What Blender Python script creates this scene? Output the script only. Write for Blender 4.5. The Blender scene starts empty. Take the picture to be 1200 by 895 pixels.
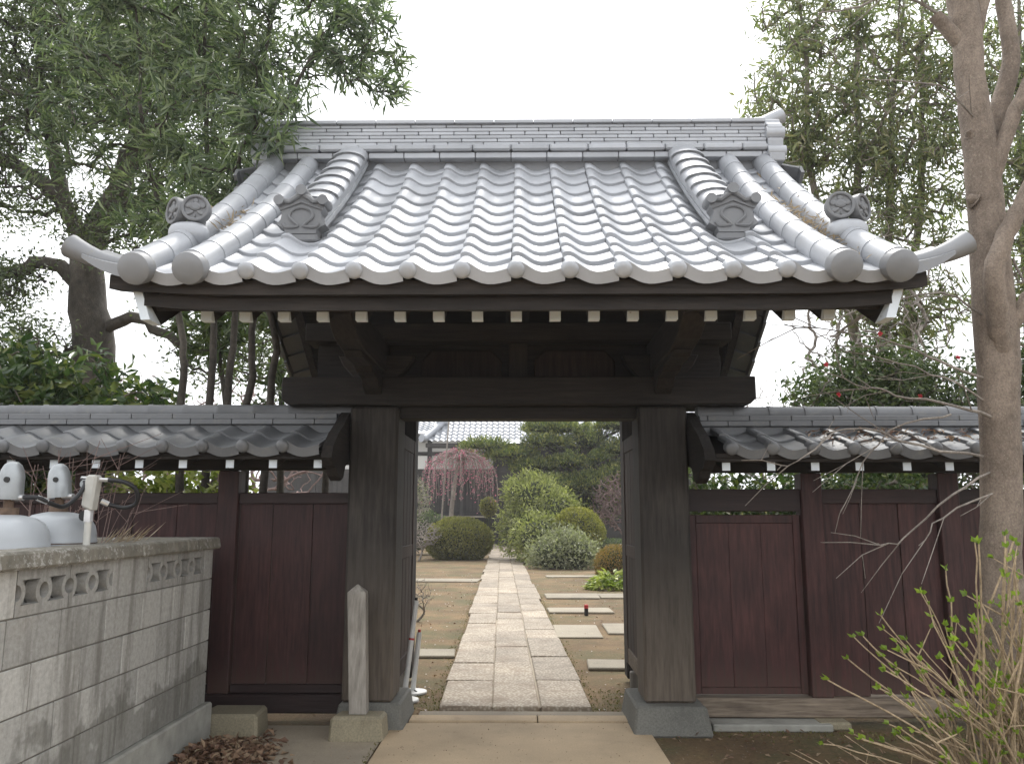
import bpy, bmesh, math, random
import numpy as np
from mathutils import Vector, Matrix
R = math.radians
rng = np.random.default_rng(7)
random.seed(7)
SC = bpy.context.scene
COL = SC.collection

# ------------------------------------------------------------------ camera, sky, sun, exposure
cam = bpy.data.objects.new('camera', bpy.data.cameras.new('camera'))
COL.objects.link(cam)
cam.location = (0, 0, 1.45)
cam.rotation_euler = (R(90 + 9.2008), 0, R(0.7162))
cam.data.sensor_width = 36.0
cam.data.lens = 36.0 * 960 / 1200
cam.data.clip_start = 0.05
cam.data.clip_end = 2000
SC.camera = cam

SUN_EL, SUN_AZ = 56.0, 8.0          # degrees; azimuth clockwise from +Y
W = bpy.data.worlds.new('World'); SC.world = W; W.use_nodes = True
nt = W.node_tree; nt.nodes.clear()
sky = nt.nodes.new('ShaderNodeTexSky'); sky.sky_type = 'NISHITA'; sky.sun_disc = False
sky.sun_elevation = R(SUN_EL); sky.sun_rotation = R(SUN_AZ)
sky.air_density = 1.0; sky.dust_density = 6.0; sky.ozone_density = 1.0
bw = nt.nodes.new('ShaderNodeHueSaturation'); bw.inputs['Saturation'].default_value = 0.10
cl = nt.nodes.new('ShaderNodeMix'); cl.data_type = 'RGBA'; cl.inputs[0].default_value = 0.72
cl.inputs[7].default_value = (9.3, 9.5, 9.8, 1)      # even white cloud deck
bg = nt.nodes.new('ShaderNodeBackground'); bg.inputs['Strength'].default_value = 0.12
wo = nt.nodes.new('ShaderNodeOutputWorld')
nt.links.new(sky.outputs[0], bw.inputs['Color']); nt.links.new(bw.outputs[0], cl.inputs[6])
nt.links.new(cl.outputs[2], bg.inputs['Color']); nt.links.new(bg.outputs[0], wo.inputs[0])

sun = bpy.data.objects.new('sun', bpy.data.lights.new('sun', 'SUN')); COL.objects.link(sun)
sun.data.energy = 1.5; sun.data.angle = R(16); sun.data.color = (1.0, 0.96, 0.9)
sd = Vector((math.sin(R(SUN_AZ)) * math.cos(R(SUN_EL)), math.cos(R(SUN_AZ)) * math.cos(R(SUN_EL)), math.sin(R(SUN_EL))))
sun.rotation_euler = sd.to_track_quat('Z', 'Y').to_euler()
sun.location = (0, 30, 40)
VS = SC.view_settings
VS.view_transform = 'Standard'; VS.look = 'None'; VS.gamma = 1.0; VS.exposure = 0.90
SC.cycles.max_bounces = 7; SC.cycles.diffuse_bounces = 4; SC.cycles.transparent_max_bounces = 8
SC.cycles.use_denoising = True

# ------------------------------------------------------------------ materials
def newmat(name):
    m = bpy.data.materials.new(name); m.use_nodes = True
    n = m.node_tree.nodes; n.clear()
    o = n.new('ShaderNodeOutputMaterial'); p = n.new('ShaderNodeBsdfPrincipled')
    m.node_tree.links.new(p.outputs[0], o.inputs[0])
    return m, m.node_tree, p, o
def L(t, a, b): t.links.new(a, b)
def coords(t, mode='Object', scale=(1, 1, 1)):
    tc = t.nodes.new('ShaderNodeTexCoord') if mode != 'World' else t.nodes.new('ShaderNodeNewGeometry')
    mp = t.nodes.new('ShaderNodeMapping'); mp.inputs['Scale'].default_value = scale
    L(t, tc.outputs['Position' if mode == 'World' else mode], mp.inputs[0])
    return mp.outputs[0]
def noise(t, vec, scale, detail=4, rough=0.6):
    n = t.nodes.new('ShaderNodeTexNoise'); n.inputs['Scale'].default_value = scale
    n.inputs['Detail'].default_value = detail; n.inputs['Roughness'].default_value = rough
    if vec is not None: L(t, vec, n.inputs['Vector'])
    return n.outputs['Fac']
def ramp(t, fac, stops):
    r = t.nodes.new('ShaderNodeValToRGB'); e = r.color_ramp.elements
    while len(e) < len(stops): e.new(0.5)
    for i, (p, c) in enumerate(stops):
        e[i].position = p; e[i].color = (c, c, c, 1) if not hasattr(c, '__len__') else (*c, 1)
    L(t, fac, r.inputs[0]); return r.outputs[0]
def mix(t, fac, a, b, mode='MIX'):
    m = t.nodes.new('ShaderNodeMix'); m.data_type = 'RGBA'; m.blend_type = mode
    for i, s in ((0, fac), (6, a), (7, b)):
        if isinstance(s, (int, float)): m.inputs[i].default_value = s
        elif hasattr(s, 'is_linked') or hasattr(s, 'links'): L(t, s, m.inputs[i])
        else: m.inputs[i].default_value = (*s, 1)
    return m.outputs[2]
def bump(t, p, h, strength=0.3, dist=0.01):
    b = t.nodes.new('ShaderNodeBump'); b.inputs['Strength'].default_value = strength
    b.inputs['Distance'].default_value = dist; L(t, h, b.inputs['Height']); L(t, b.outputs[0], p.inputs['Normal'])
def objrand(t):
    return t.nodes.new('ShaderNodeObjectInfo').outputs['Random']
def sep(t, vec):
    s = t.nodes.new('ShaderNodeSeparateXYZ'); L(t, vec, s.inputs[0]); return s.outputs

def mat_simple(name, c, rough=0.7, metal=0.0, var=0.25, scale=6.0, bmp=0.15, detail=5):
    m, t, p, o = newmat(name)
    v = coords(t, 'World')
    n = noise(t, v, scale, detail)
    col = ramp(t, n, [(0.25, tuple(x * (1 - var) for x in c)), (0.75, tuple(min(1, x * (1 + var)) for x in c))])
    r = ramp(t, objrand(t), [(0, 0.88), (1, 1.1)])
    col = mix(t, 1.0, col, r, 'MULTIPLY')
    L(t, col, p.inputs['Base Color']); p.inputs['Roughness'].default_value = rough; p.inputs['Metallic'].default_value = metal
    n2 = noise(t, v, scale * 9, 3); bump(t, p, n2, bmp, 0.006)
    return m

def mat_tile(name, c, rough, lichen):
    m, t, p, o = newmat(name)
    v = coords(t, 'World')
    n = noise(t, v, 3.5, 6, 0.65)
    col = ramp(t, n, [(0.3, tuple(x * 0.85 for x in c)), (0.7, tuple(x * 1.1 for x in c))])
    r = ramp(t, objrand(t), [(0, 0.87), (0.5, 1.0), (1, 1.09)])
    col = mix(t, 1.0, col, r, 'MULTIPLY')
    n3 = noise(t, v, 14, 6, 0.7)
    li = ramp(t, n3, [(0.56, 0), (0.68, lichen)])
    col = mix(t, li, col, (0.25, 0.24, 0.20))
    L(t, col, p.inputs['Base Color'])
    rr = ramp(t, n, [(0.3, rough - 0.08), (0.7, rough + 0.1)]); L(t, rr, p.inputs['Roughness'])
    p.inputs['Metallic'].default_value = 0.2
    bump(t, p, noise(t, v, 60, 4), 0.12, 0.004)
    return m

def mat_wood(name, c, c2, axis='z', weather=None, rough=0.75, spec=0.3):
    m, t, p, o = newmat(name)
    s = {'x': (1.2, 14, 14), 'y': (14, 1.2, 14), 'z': (14, 14, 1.2)}[axis]
    v = coords(t, 'World', s)
    n = noise(t, v, 3.0, 7, 0.62)
    col = ramp(t, n, [(0.28, c), (0.72, c2)])
    v1 = coords(t, 'World'); n1 = noise(t, v1, 1.8, 4)
    col = mix(t, 1.0, col, ramp(t, n1, [(0.3, 0.7), (0.7, 1.2)]), 'MULTIPLY')
    col = mix(t, 1.0, col, ramp(t, objrand(t), [(0, 0.70), (1, 1.25)]), 'MULTIPLY')
    if weather:
        wc, z0, z1 = weather
        zz = sep(t, v1)[2]
        ad = t.nodes.new('ShaderNodeMath'); ad.operation = 'MULTIPLY_ADD'; L(t, n, ad.inputs[0]); ad.inputs[1].default_value = 0.9; L(t, zz, ad.inputs[2])
        mr = t.nodes.new('ShaderNodeMapRange'); L(t, ad.outputs[0], mr.inputs[0])
        mr.inputs[1].default_value = z0 + 0.45; mr.inputs[2].default_value = z1 + 0.45; mr.inputs[3].default_value = 1; mr.inputs[4].default_value = 0
        wcol = mix(t, 1.0, wc, ramp(t, n, [(0.3, 0.55), (0.7, 1.35)]), 'MULTIPLY')
        col = mix(t, mr.outputs[0], col, wcol)
    L(t, col, p.inputs['Base Color']); p.inputs['Roughness'].default_value = rough
    p.inputs['Specular IOR Level'].default_value = spec
    bump(t, p, n, 0.35, 0.008)
    return m

def mat_leaf(name, cols, rough=0.42, trans=0.35, tcol=None):
    m, t, p, o = newmat(name)
    g = t.nodes.new('ShaderNodeNewGeometry')
    k = len(cols)
    col = ramp(t, g.outputs['Random Per Island'], [(i / (k - 1), c) for i, c in enumerate(cols)])
    v = coords(t, 'World'); n = noise(t, v, 1.2, 3)
    col = mix(t, 1.0, col, ramp(t, n, [(0.3, 0.75), (0.7, 1.2)]), 'MULTIPLY')
    L(t, col, p.inputs['Base Color']); p.inputs['Roughness'].default_value = rough
    tr = t.nodes.new('ShaderNodeBsdfTranslucent')
    tc = mix(t, 1.0, col, tcol or (1.35, 1.6, 0.8), 'MULTIPLY'); L(t, tc, tr.inputs[0])
    ms = t.nodes.new('ShaderNodeMixShader'); ms.inputs[0].default_value = trans
    L(t, p.outputs[0], ms.inputs[1]); L(t, tr.outputs[0], ms.inputs[2]); L(t, ms.outputs[0], o.inputs[0])
    return m

def mat_bark(name, c, c2, spots=0.0, scale=14):
    m, t, p, o = newmat(name)
    v = coords(t, 'World', (1, 1, 0.7)); v1 = coords(t, 'World')
    n = noise(t, v, scale, 7, 0.7)
    col = ramp(t, n, [(0.3, c), (0.7, c2)])
    n2 = noise(t, v1, 2.2, 5)
    col = mix(t, ramp(t, n2, [(0.5, 0), (0.7, 0.6)]), col, tuple(min(1, x * 1.5 + 0.03) for x in c2))
    if spots:
        vo = t.nodes.new('ShaderNodeTexVoronoi'); vo.inputs['Scale'].default_value = 38; L(t, v1, vo.inputs['Vector'])
        sp = ramp(t, vo.outputs['Distance'], [(0.10, 1), (0.22, 0)])
        col = mix(t, sp, col, (0.30, 0.26, 0.20))
    nf = noise(t, v, scale * 4.5, 5, 0.75)
    col = mix(t, 1.0, col, ramp(t, nf, [(0.3, 0.62), (0.7, 1.3)]), 'MULTIPLY')
    L(t, col, p.inputs['Base Color']); p.inputs['Roughness'].default_value = 0.85
    bump(t, p, nf, 0.9, 0.012)
    return m

def mat_block(name):
    m, t, p, o = newmat(name)
    v = coords(t, 'World')
    n = noise(t, v, 40, 4, 0.7)
    base = ramp(t, n, [(0.3, (0.33, 0.32, 0.295)), (0.7, (0.49, 0.48, 0.45))])
    base = mix(t, 1.0, base, ramp(t, objrand(t), [(0, 0.75), (1, 1.18)]), 'MULTIPLY')
    vs = coords(t, 'World', (1, 4.6, 0.45))                      # rain streaks running down
    st = noise(t, vs, 2.3, 5, 0.6)
    base = mix(t, ramp(t, st, [(0.50, 0), (0.66, 0.62)]), base, (0.12, 0.11, 0.092))
    st2 = noise(t, v, 1.7, 4)
    base = mix(t, ramp(t, st2, [(0.55, 0), (0.75, 0.3)]), base, (0.30, 0.25, 0.19))
    zz = sep(t, v)[2]
    ad = t.nodes.new('ShaderNodeMath'); ad.operation = 'MULTIPLY_ADD'; L(t, noise(t, v, 3.1, 4), ad.inputs[0]); ad.inputs[1].default_value = -0.9; L(t, zz, ad.inputs[2])
    mo = ramp(t, ad.outputs[0], [(0.0, 0.45), (0.05, 0)])
    base = mix(t, mo, base, (0.07, 0.068, 0.05))
    L(t, base, p.inputs['Base Color']); p.inputs['Roughness'].default_value = 0.92
    bump(t, p, n, 0.5, 0.004)
    return m

def mat_cap(name):
    m, t, p, o = newmat(name)
    v = coords(t, 'World')
    n = noise(t, v, 9, 7, 0.7)
    base = ramp(t, n, [(0.3, (0.12, 0.11, 0.088)), (0.7, (0.26, 0.24, 0.195))])
    n2 = noise(t, v, 32, 5, 0.75); n3 = noise(t, v, 1.6, 3)
    f = t.nodes.new('ShaderNodeMath'); f.operation = 'MULTIPLY'
    L(t, ramp(t, n2, [(0.52, 0), (0.6, 1)]), f.inputs[0]); L(t, ramp(t, n3, [(0.42, 0), (0.55, 0.8)]), f.inputs[1])
    base = mix(t, f.outputs[0], base, (0.44, 0.43, 0.40))
    L(t, base, p.inputs['Base Color']); p.inputs['Roughness'].default_value = 0.95
    bump(t, p, n2, 0.6, 0.006)
    return m

def mat_ground(name):
    m, t, p, o = newmat(name)
    v = coords(t, 'World')
    n = noise(t, v, 1.1, 8, 0.65); nf = noise(t, v, 34, 5, 0.75)
    col = ramp(t, n, [(0.3, (0.092, 0.058, 0.028)), (0.55, (0.175, 0.115, 0.055)), (0.75, (0.26, 0.175, 0.088))])
    mo = ramp(t, noise(t, v, 1.3, 8, 0.75), [(0.47, 0), (0.60, 0.65)])
    col = mix(t, mo, col, (0.082, 0.088, 0.034))
    col = mix(t, 1.0, col, ramp(t, nf, [(0.25, 0.55), (0.75, 1.4)]), 'MULTIPLY')
    vo = t.nodes.new('ShaderNodeTexVoronoi'); vo.inputs['Scale'].default_value = 22; L(t, v, vo.inputs['Vector'])
    pb = ramp(t, vo.outputs['Distance'], [(0.06, 1), (0.10, 0)])
    col = mix(t, pb, col, (0.36, 0.33, 0.29))
    L(t, col, p.inputs['Base Color']); p.inputs['Roughness'].default_value = 0.95
    bump(t, p, nf, 0.8, 0.02)
    return m

def mat_slab(name, c, speck=0.25):
    m, t, p, o = newmat(name)
    v = coords(t, 'World')
    n = noise(t, v, 1.4, 6, 0.6); nf = noise(t, v, 90, 3, 0.7)
    col = ramp(t, n, [(0.3, tuple(x * 0.74 for x in c)), (0.7, tuple(x * 1.1 for x in c))])
    col = mix(t, 1.0, col, ramp(t, nf, [(0.3, 1 - speck), (0.7, 1 + speck)]), 'MULTIPLY')
    n3 = noise(t, v, 5, 6, 0.7)
    col = mix(t, ramp(t, n3, [(0.58, 0), (0.72, 0.5)]), col, tuple(x * 0.5 for x in c))
    col = mix(t, 1.0, col, ramp(t, objrand(t), [(0, 0.82), (1, 1.12)]), 'MULTIPLY')
    L(t, col, p.inputs['Base Color']); p.inputs['Roughness'].default_value = 0.85
    bump(t, p, nf, 0.35, 0.004)
    return m

def mat_granite(name):
    m, t, p, o = newmat(name)
    v = coords(t, 'World')
    vo = t.nodes.new('ShaderNodeTexVoronoi'); vo.inputs['Scale'].default_value = 42; L(t, v, vo.inputs['Vector'])
    c1 = ramp(t, vo.outputs['Distance'], [(0.1, (0.50, 0.44, 0.35)), (0.6, (0.25, 0.20, 0.145))])
    n = noise(t, v, 2.0, 6, 0.65)
    col = mix(t, 1.0, c1, ramp(t, n, [(0.3, 0.72), (0.7, 1.15)]), 'MULTIPLY')
    col = mix(t, ramp(t, noise(t, v, 3.4, 5), [(0.52, 0), (0.68, 0.65)]), col, (0.17, 0.115, 0.07))
    col = mix(t, 1.0, col, ramp(t, objrand(t), [(0, 0.75), (1, 1.15)]), 'MULTIPLY')
    L(t, col, p.inputs['Base Color']); p.inputs['Roughness'].default_value = 0.75
    bump(t, p, vo.outputs['Distance'], -0.5, 0.006)
    return m

def mat_white(name, chip=0.5):
    m, t, p, o = newmat(name)
    v = coords(t, 'World')
    n = noise(t, v, 30, 5, 0.7)
    col = ramp(t, n, [(0.28, (0.16, 0.14, 0.12)), (0.28 + 0.12 * chip, (0.80, 0.87, 0.93)), (1, (0.85, 0.92, 0.98))])
    L(t, col, p.inputs['Base Color']); p.inputs['Roughness'].default_value = 0.7
    return m

M = {}
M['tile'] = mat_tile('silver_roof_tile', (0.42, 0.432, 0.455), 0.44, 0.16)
M['tile_mid'] = mat_tile('roof_tile_less_glare', (0.265, 0.27, 0.28), 0.5, 0.45)  # greyer copy paints the weaker sky glare at roof corners, with more lichen
M['tile_dark'] = mat_tile('dark_roof_tile', (0.175, 0.18, 0.188), 0.5, 0.4)  # darker tile tone for the fence roofs and rear verge
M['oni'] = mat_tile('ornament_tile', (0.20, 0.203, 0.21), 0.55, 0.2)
DK, DK2 = (0.016, 0.0135, 0.012), (0.044, 0.036, 0.031)
M['wood_x'] = mat_wood('dark_timber_x', DK, DK2, 'x')
M['wood_y'] = mat_wood('dark_timber_y', DK, DK2, 'y')
M['wood_z'] = mat_wood('dark_timber_z', DK, DK2, 'z')
M['pillar'] = mat_wood('weathered_pillar', (0.020, 0.0175, 0.016), (0.062, 0.054, 0.047), 'z', ((0.18, 0.145, 0.112), -0.35, 1.25))
M['door'] = mat_wood('door_timber', (0.020, 0.012, 0.010), (0.062, 0.042, 0.033), 'z')
M['panel'] = mat_wood('brown_stained_board', (0.024, 0.0080, 0.0076), (0.088, 0.034, 0.031), 'z', ((0.12, 0.075, 0.058), -0.05, 0.42), 0.55, 0.4)
M['panel_x'] = mat_wood('brown_stained_rail', (0.020, 0.0095, 0.009), (0.045, 0.024, 0.022), 'x', None, 0.55, 0.4)
M['sill'] = mat_wood('weathered_sill', (0.085, 0.062, 0.048), (0.30, 0.245, 0.185), 'x')
M['stake'] = mat_wood('grey_weathered_wood', (0.16, 0.145, 0.125), (0.33, 0.305, 0.27), 'z')
M['white'] = mat_white('chipped_white_paint', 0.7)
M['block'] = mat_block('concrete_block'); M['cap'] = mat_cap('mossy_concrete_cap')
M['mortar'] = mat_simple('mortar', (0.15, 0.14, 0.12), 0.95)
M['footing'] = mat_simple('concrete_footing', (0.33, 0.325, 0.29), 0.95, 0, 0.35, 5, 0.4)
M['ground'] = mat_ground('bare_earth')
M['slab'] = mat_slab('tan_concrete', (0.52, 0.395, 0.255), 0.10)
M['slab_grey'] = mat_slab('grey_concrete', (0.36, 0.305, 0.23), 0.12)
M['slab_stone'] = mat_slab('pale_stone', (0.30, 0.26, 0.195), 0.3)
M['granite'] = mat_granite('path_granite')
M['base_stone'] = mat_slab('pillar_stone', (0.175, 0.172, 0.152), 0.25)
M['stake_stone'] = mat_slab('yellowish_stone', (0.33, 0.29, 0.20), 0.25)
M['gas'] = mat_simple('grey_enamel', (0.40, 0.42, 0.44), 0.32, 0.0, 0.10, 3, 0.03)
M['gas_cap'] = mat_simple('galvanised_cap', (0.36, 0.38, 0.39), 0.4, 0.5, 0.2, 9, 0.08)
M['rust'] = mat_simple('rusty_steel', (0.13, 0.088, 0.062), 0.9, 0.0, 0.4, 40, 0.3)
M['rubber'] = mat_simple('black_rubber', (0.012, 0.012, 0.014), 0.5)
M['metal'] = mat_simple('bright_fitting', (0.62, 0.62, 0.62), 0.3, 0.8, 0.1)
M['pale'] = mat_simple('cream_casting', (0.52, 0.51, 0.47), 0.55, 0.0, 0.15, 12)
M['whiteplastic'] = mat_simple('white_plastic', (0.66, 0.66, 0.64), 0.45, 0, 0.1, 8, 0.05)
M['red'] = mat_simple('red_plastic', (0.42, 0.03, 0.03), 0.5)
M['black'] = mat_simple('black_plastic', (0.02, 0.02, 0.02), 0.6)
M['hall_wood'] = mat_wood('hall_timber', (0.030, 0.026, 0.024), (0.072, 0.064, 0.058), 'x')
M['hall_wood_z'] = mat_wood('hall_timber_upright', (0.024, 0.021, 0.019), (0.058, 0.052, 0.047), 'z')
M['plaster'] = mat_simple('white_plaster', (0.66, 0.66, 0.64), 0.9, 0, 0.06, 2)
M['hall_tile'] = mat_tile('hall_roof_tile', (0.31, 0.325, 0.355), 0.45, 0.1)
M['lantern'] = mat_slab('lantern_granite', (0.33, 0.33, 0.32), 0.3)
M['bark_pale'] = mat_bark('smooth_speckled_bark', (0.165, 0.128, 0.10), (0.29, 0.23, 0.18), 1.0, 22)
M['bark_dark'] = mat_bark('dark_bark', (0.035, 0.029, 0.023), (0.095, 0.080, 0.062))
M['bark_grey'] = mat_bark('grey_bark', (0.14, 0.118, 0.096), (0.28, 0.24, 0.195))
M['twig_pale'] = mat_bark('pale_twig', (0.30, 0.22, 0.135), (0.52, 0.40, 0.26))
M['twig_grey'] = mat_bark('grey_twig', (0.19, 0.165, 0.145), (0.33, 0.29, 0.25))
M['twig_red'] = mat_bark('reddish_twig', (0.13, 0.085, 0.075), (0.25, 0.17, 0.15))
M['lf_oleander'] = mat_leaf('narrow_leaf', [(0.045, 0.068, 0.040), (0.090, 0.120, 0.070), (0.15, 0.185, 0.115), (0.27, 0.30, 0.20)], 0.38, 0.4)
M['lf_dark'] = mat_leaf('dark_evergreen_leaf', [(0.048, 0.066, 0.032), (0.095, 0.122, 0.056), (0.155, 0.185, 0.09)], 0.45, 0.35)
M['lf_right'] = mat_leaf('olive_narrow_leaf', [(0.090, 0.110, 0.055), (0.15, 0.175, 0.085), (0.23, 0.25, 0.125), (0.26, 0.225, 0.135)], 0.4, 0.42)
M['lf_camellia'] = mat_leaf('glossy_dark_leaf', [(0.045, 0.072, 0.026), (0.085, 0.118, 0.040), (0.16, 0.19, 0.08)], 0.28, 0.28)
M['lf_aucuba'] = mat_leaf('spotted_broad_leaf', [(0.030, 0.060, 0.020), (0.055, 0.095, 0.030), (0.095, 0.14, 0.042), (0.22, 0.24, 0.075)], 0.28, 0.3)
M['lf_box'] = mat_leaf('clipped_yellow_green_leaf', [(0.14, 0.14, 0.022), (0.23, 0.22, 0.038), (0.33, 0.30, 0.06)], 0.5, 0.3)
M['lf_azalea'] = mat_leaf('clipped_olive_leaf', [(0.12, 0.120, 0.030), (0.20, 0.19, 0.045), (0.29, 0.265, 0.07)], 0.5, 0.3)
M['lf_pine'] = mat_leaf('pruned_evergreen_leaf', [(0.060, 0.085, 0.032), (0.105, 0.135, 0.042), (0.175, 0.195, 0.058), (0.36, 0.34, 0.10)], 0.45, 0.3)
M['lf_pieris'] = mat_leaf('light_green_leaf', [(0.14, 0.155, 0.050), (0.24, 0.25, 0.085), (0.40, 0.40, 0.16)], 0.4, 0.35)
M['lf_greyshrub'] = mat_leaf('grey_green_leaf', [(0.15, 0.155, 0.095), (0.24, 0.245, 0.15), (0.36, 0.36, 0.25)], 0.5, 0.3)
M['lf_orange'] = mat_leaf('bronze_leaf', [(0.15, 0.13, 0.035), (0.26, 0.17, 0.05), (0.37, 0.21, 0.07)], 0.5, 0.3)
M['lf_bright'] = mat_leaf('bright_green_leaf', [(0.14, 0.19, 0.035), (0.27, 0.31, 0.065), (0.45, 0.45, 0.15)], 0.35, 0.35)
M['inner'] = mat_simple('dark_foliage_core', (0.040, 0.048, 0.018), 0.95, 0, 0.5, 9, 0.5)
M['lf_bud'] = mat_leaf('young_green_leaf', [(0.13, 0.20, 0.025), (0.20, 0.28, 0.035), (0.28, 0.36, 0.06)], 0.4, 0.4)
M['lf_dead'] = mat_leaf('dead_leaf', [(0.11, 0.060, 0.038), (0.19, 0.11, 0.07), (0.29, 0.19, 0.12), (0.34, 0.26, 0.17)], 0.7, 0.15, (1.2, 1.0, 0.8))
M['lf_straw'] = mat_leaf('dry_grass', [(0.34, 0.27, 0.18), (0.46, 0.38, 0.27)], 0.7, 0.2, (1.2, 1.1, 0.9))
M['blossom'] = mat_leaf('pink_blossom', [(0.46, 0.12, 0.20), (0.58, 0.20, 0.28), (0.68, 0.32, 0.38)], 0.6, 0.3, (1.3, 1.0, 1.1))
M['flower_red'] = mat_leaf('red_flower', [(0.50, 0.03, 0.04), (0.62, 0.08, 0.10)], 0.5, 0.2, (1.2, 1, 1))

# ------------------------------------------------------------------ mesh helpers
WLOC = {}
def place(o, parent=None, loc=(0, 0, 0), label=None, cat=None, group=None, kind=None):
    COL.objects.link(o)
    loc = Vector(loc); WLOC[o.name] = loc
    if parent is not None:
        o.parent = parent; o.location = loc - WLOC[parent.name]
    else: o.location = loc
    if label: o['label'] = label
    if cat: o['category'] = cat
    if group: o['group'] = group
    if kind: o['kind'] = kind
    return o
def thing(name, loc, label, cat, group=None):
    e = bpy.data.objects.new(name, None); e.empty_display_size = 0.2
    return place(e, None, loc, label, cat, group)
def put(name, mesh, parent, loc, rot=(0, 0, 0), scale=None, **kw):
    o = bpy.data.objects.new(name, mesh); place(o, parent, loc, **kw)
    o.rotation_euler = rot
    if scale: o.scale = scale
    return o

class MB:
    def __init__(s): s.v = []; s.f = []
    def add(s, vs, fs):
        b = len(s.v); s.v += [tuple(map(float, q)) for q in vs]; s.f += [tuple(i + b for i in q) for q in fs]; return s
    def box(s, x0, x1, y0, y1, z0, z1):
        return s.add([(x0, y0, z0), (x1, y0, z0), (x1, y1, z0), (x0, y1, z0), (x0, y0, z1), (x1, y0, z1), (x1, y1, z1), (x0, y1, z1)],
                     [(3, 2, 1, 0), (4, 5, 6, 7), (0, 1, 5, 4), (1, 2, 6, 5), (2, 3, 7, 6), (3, 0, 4, 7)])
    def hexa(s, bottom, top):
        return s.add(list(bottom) + list(top), [(3, 2, 1, 0), (4, 5, 6, 7), (0, 1, 5, 4), (1, 2, 6, 5), (2, 3, 7, 6), (3, 0, 4, 7)])
    def prism(s, poly, axis, a0, a1):
        n = len(poly)
        def mk(p, a): return {'x': (a, p[0], p[1]), 'y': (p[0], a, p[1]), 'z': (p[0], p[1], a)}[axis]
        vs = [mk(p, a0) for p in poly] + [mk(p, a1) for p in poly]
        fs = [tuple(range(n)), tuple(range(2 * n - 1, n - 1, -1))] + [(i, i + n, (i + 1) % n + n, (i + 1) % n) for i in range(n)]
        return s.add(vs, fs)
    def tube(s, pts, rad, n=8, cap=True):
        pts = [Vector(p) for p in pts]; k = len(pts)
        if not hasattr(rad, '__len__'): rad = [rad] * k
        up = Vector((0.13, 0.21, 0.97)); vs = []; prev = None
        for i, p in enumerate(pts):
            d = (pts[min(i + 1, k - 1)] - pts[max(i - 1, 0)]).normalized()
            if prev is None:
                a = d.cross(up if abs(d.dot(up)) < 0.95 else Vector((1, 0, 0))).normalized()
            else:
                a = (prev - d * prev.dot(d)).normalized()
            prev = a; b = d.cross(a)
            for j in range(n):
                q = 2 * math.pi * j / n
                vs.append(p + (a * math.cos(q) + b * math.sin(q)) * rad[i])
        fs = [(i * n + j, i * n + (j + 1) % n, (i + 1) * n + (j + 1) % n, (i + 1) * n + j) for i in range(k - 1) for j in range(n)]
        if cap: fs += [tuple(range(n - 1, -1, -1)), tuple(range((k - 1) * n, k * n))]
        return s.add(vs, fs)
    def lathe(s, prof, c=(0, 0, 0), n=24, axis='z'):
        vs = []
        for r, h in prof:
            for j in range(n):
                q = 2 * math.pi * j / n; a, b = r * math.cos(q), r * math.sin(q)
                vs.append({'z': (c[0] + a, c[1] + b, c[2] + h), 'y': (c[0] + a, c[1] + h, c[2] + b), 'x': (c[0] + h, c[1] + a, c[2] + b)}[axis])
        k = len(prof)
        fs = [(i * n + j, i * n + (j + 1) % n, (i + 1) * n + (j + 1) % n, (i + 1) * n + j) for i in range(k - 1) for j in range(n)]
        fs += [tuple(range(n - 1, -1, -1)), tuple(range((k - 1) * n, k * n))]
        return s.add(vs, fs)
    def grid(s, P):          # P[i][j] points
        a, b = len(P), len(P[0]); base = [q for row in P for q in row]
        return s.add(base, [(i * b + j, (i + 1) * b + j, (i + 1) * b + j + 1, i * b + j + 1) for i in range(a - 1) for j in range(b - 1)])
    def mesh(s, name, mat, smooth=False, bevel=0.0, ang=38):
        me = bpy.data.meshes.new(name); me.from_pydata(s.v, [], s.f)
        bm = bmesh.new(); bm.from_mesh(me)
        if bevel: bmesh.ops.bevel(bm, geom=bm.edges[:], offset=bevel, segments=1, affect='EDGES', clamp_overlap=True)
        bmesh.ops.recalc_face_normals(bm, faces=bm.faces[:])
        bm.to_mesh(me); bm.free()
        if smooth:
            me.shade_smooth(); me.set_sharp_from_angle(angle=R(ang))
        me.materials.append(mat); return me
    def build(s, name, mat, parent=None, smooth=False, bevel=0.0, origin=None, ang=38, **kw):
        a = np.array(s.v)
        if origin is None: origin = ((a[:, 0].min() + a[:, 0].max()) / 2, (a[:, 1].min() + a[:, 1].max()) / 2, a[:, 2].min())
        s.v = [tuple(q) for q in (a - np.array(origin))]
        return put(name, s.mesh(name, mat, smooth, bevel, ang), parent, origin, **kw)

def part_box(name, mat, parent, x0, x1, y0, y1, z0, z1, bevel=0.006, **kw):
    return MB().box(x0, x1, y0, y1, z0, z1).build(name, mat, parent, bevel=bevel, **kw)

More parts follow.
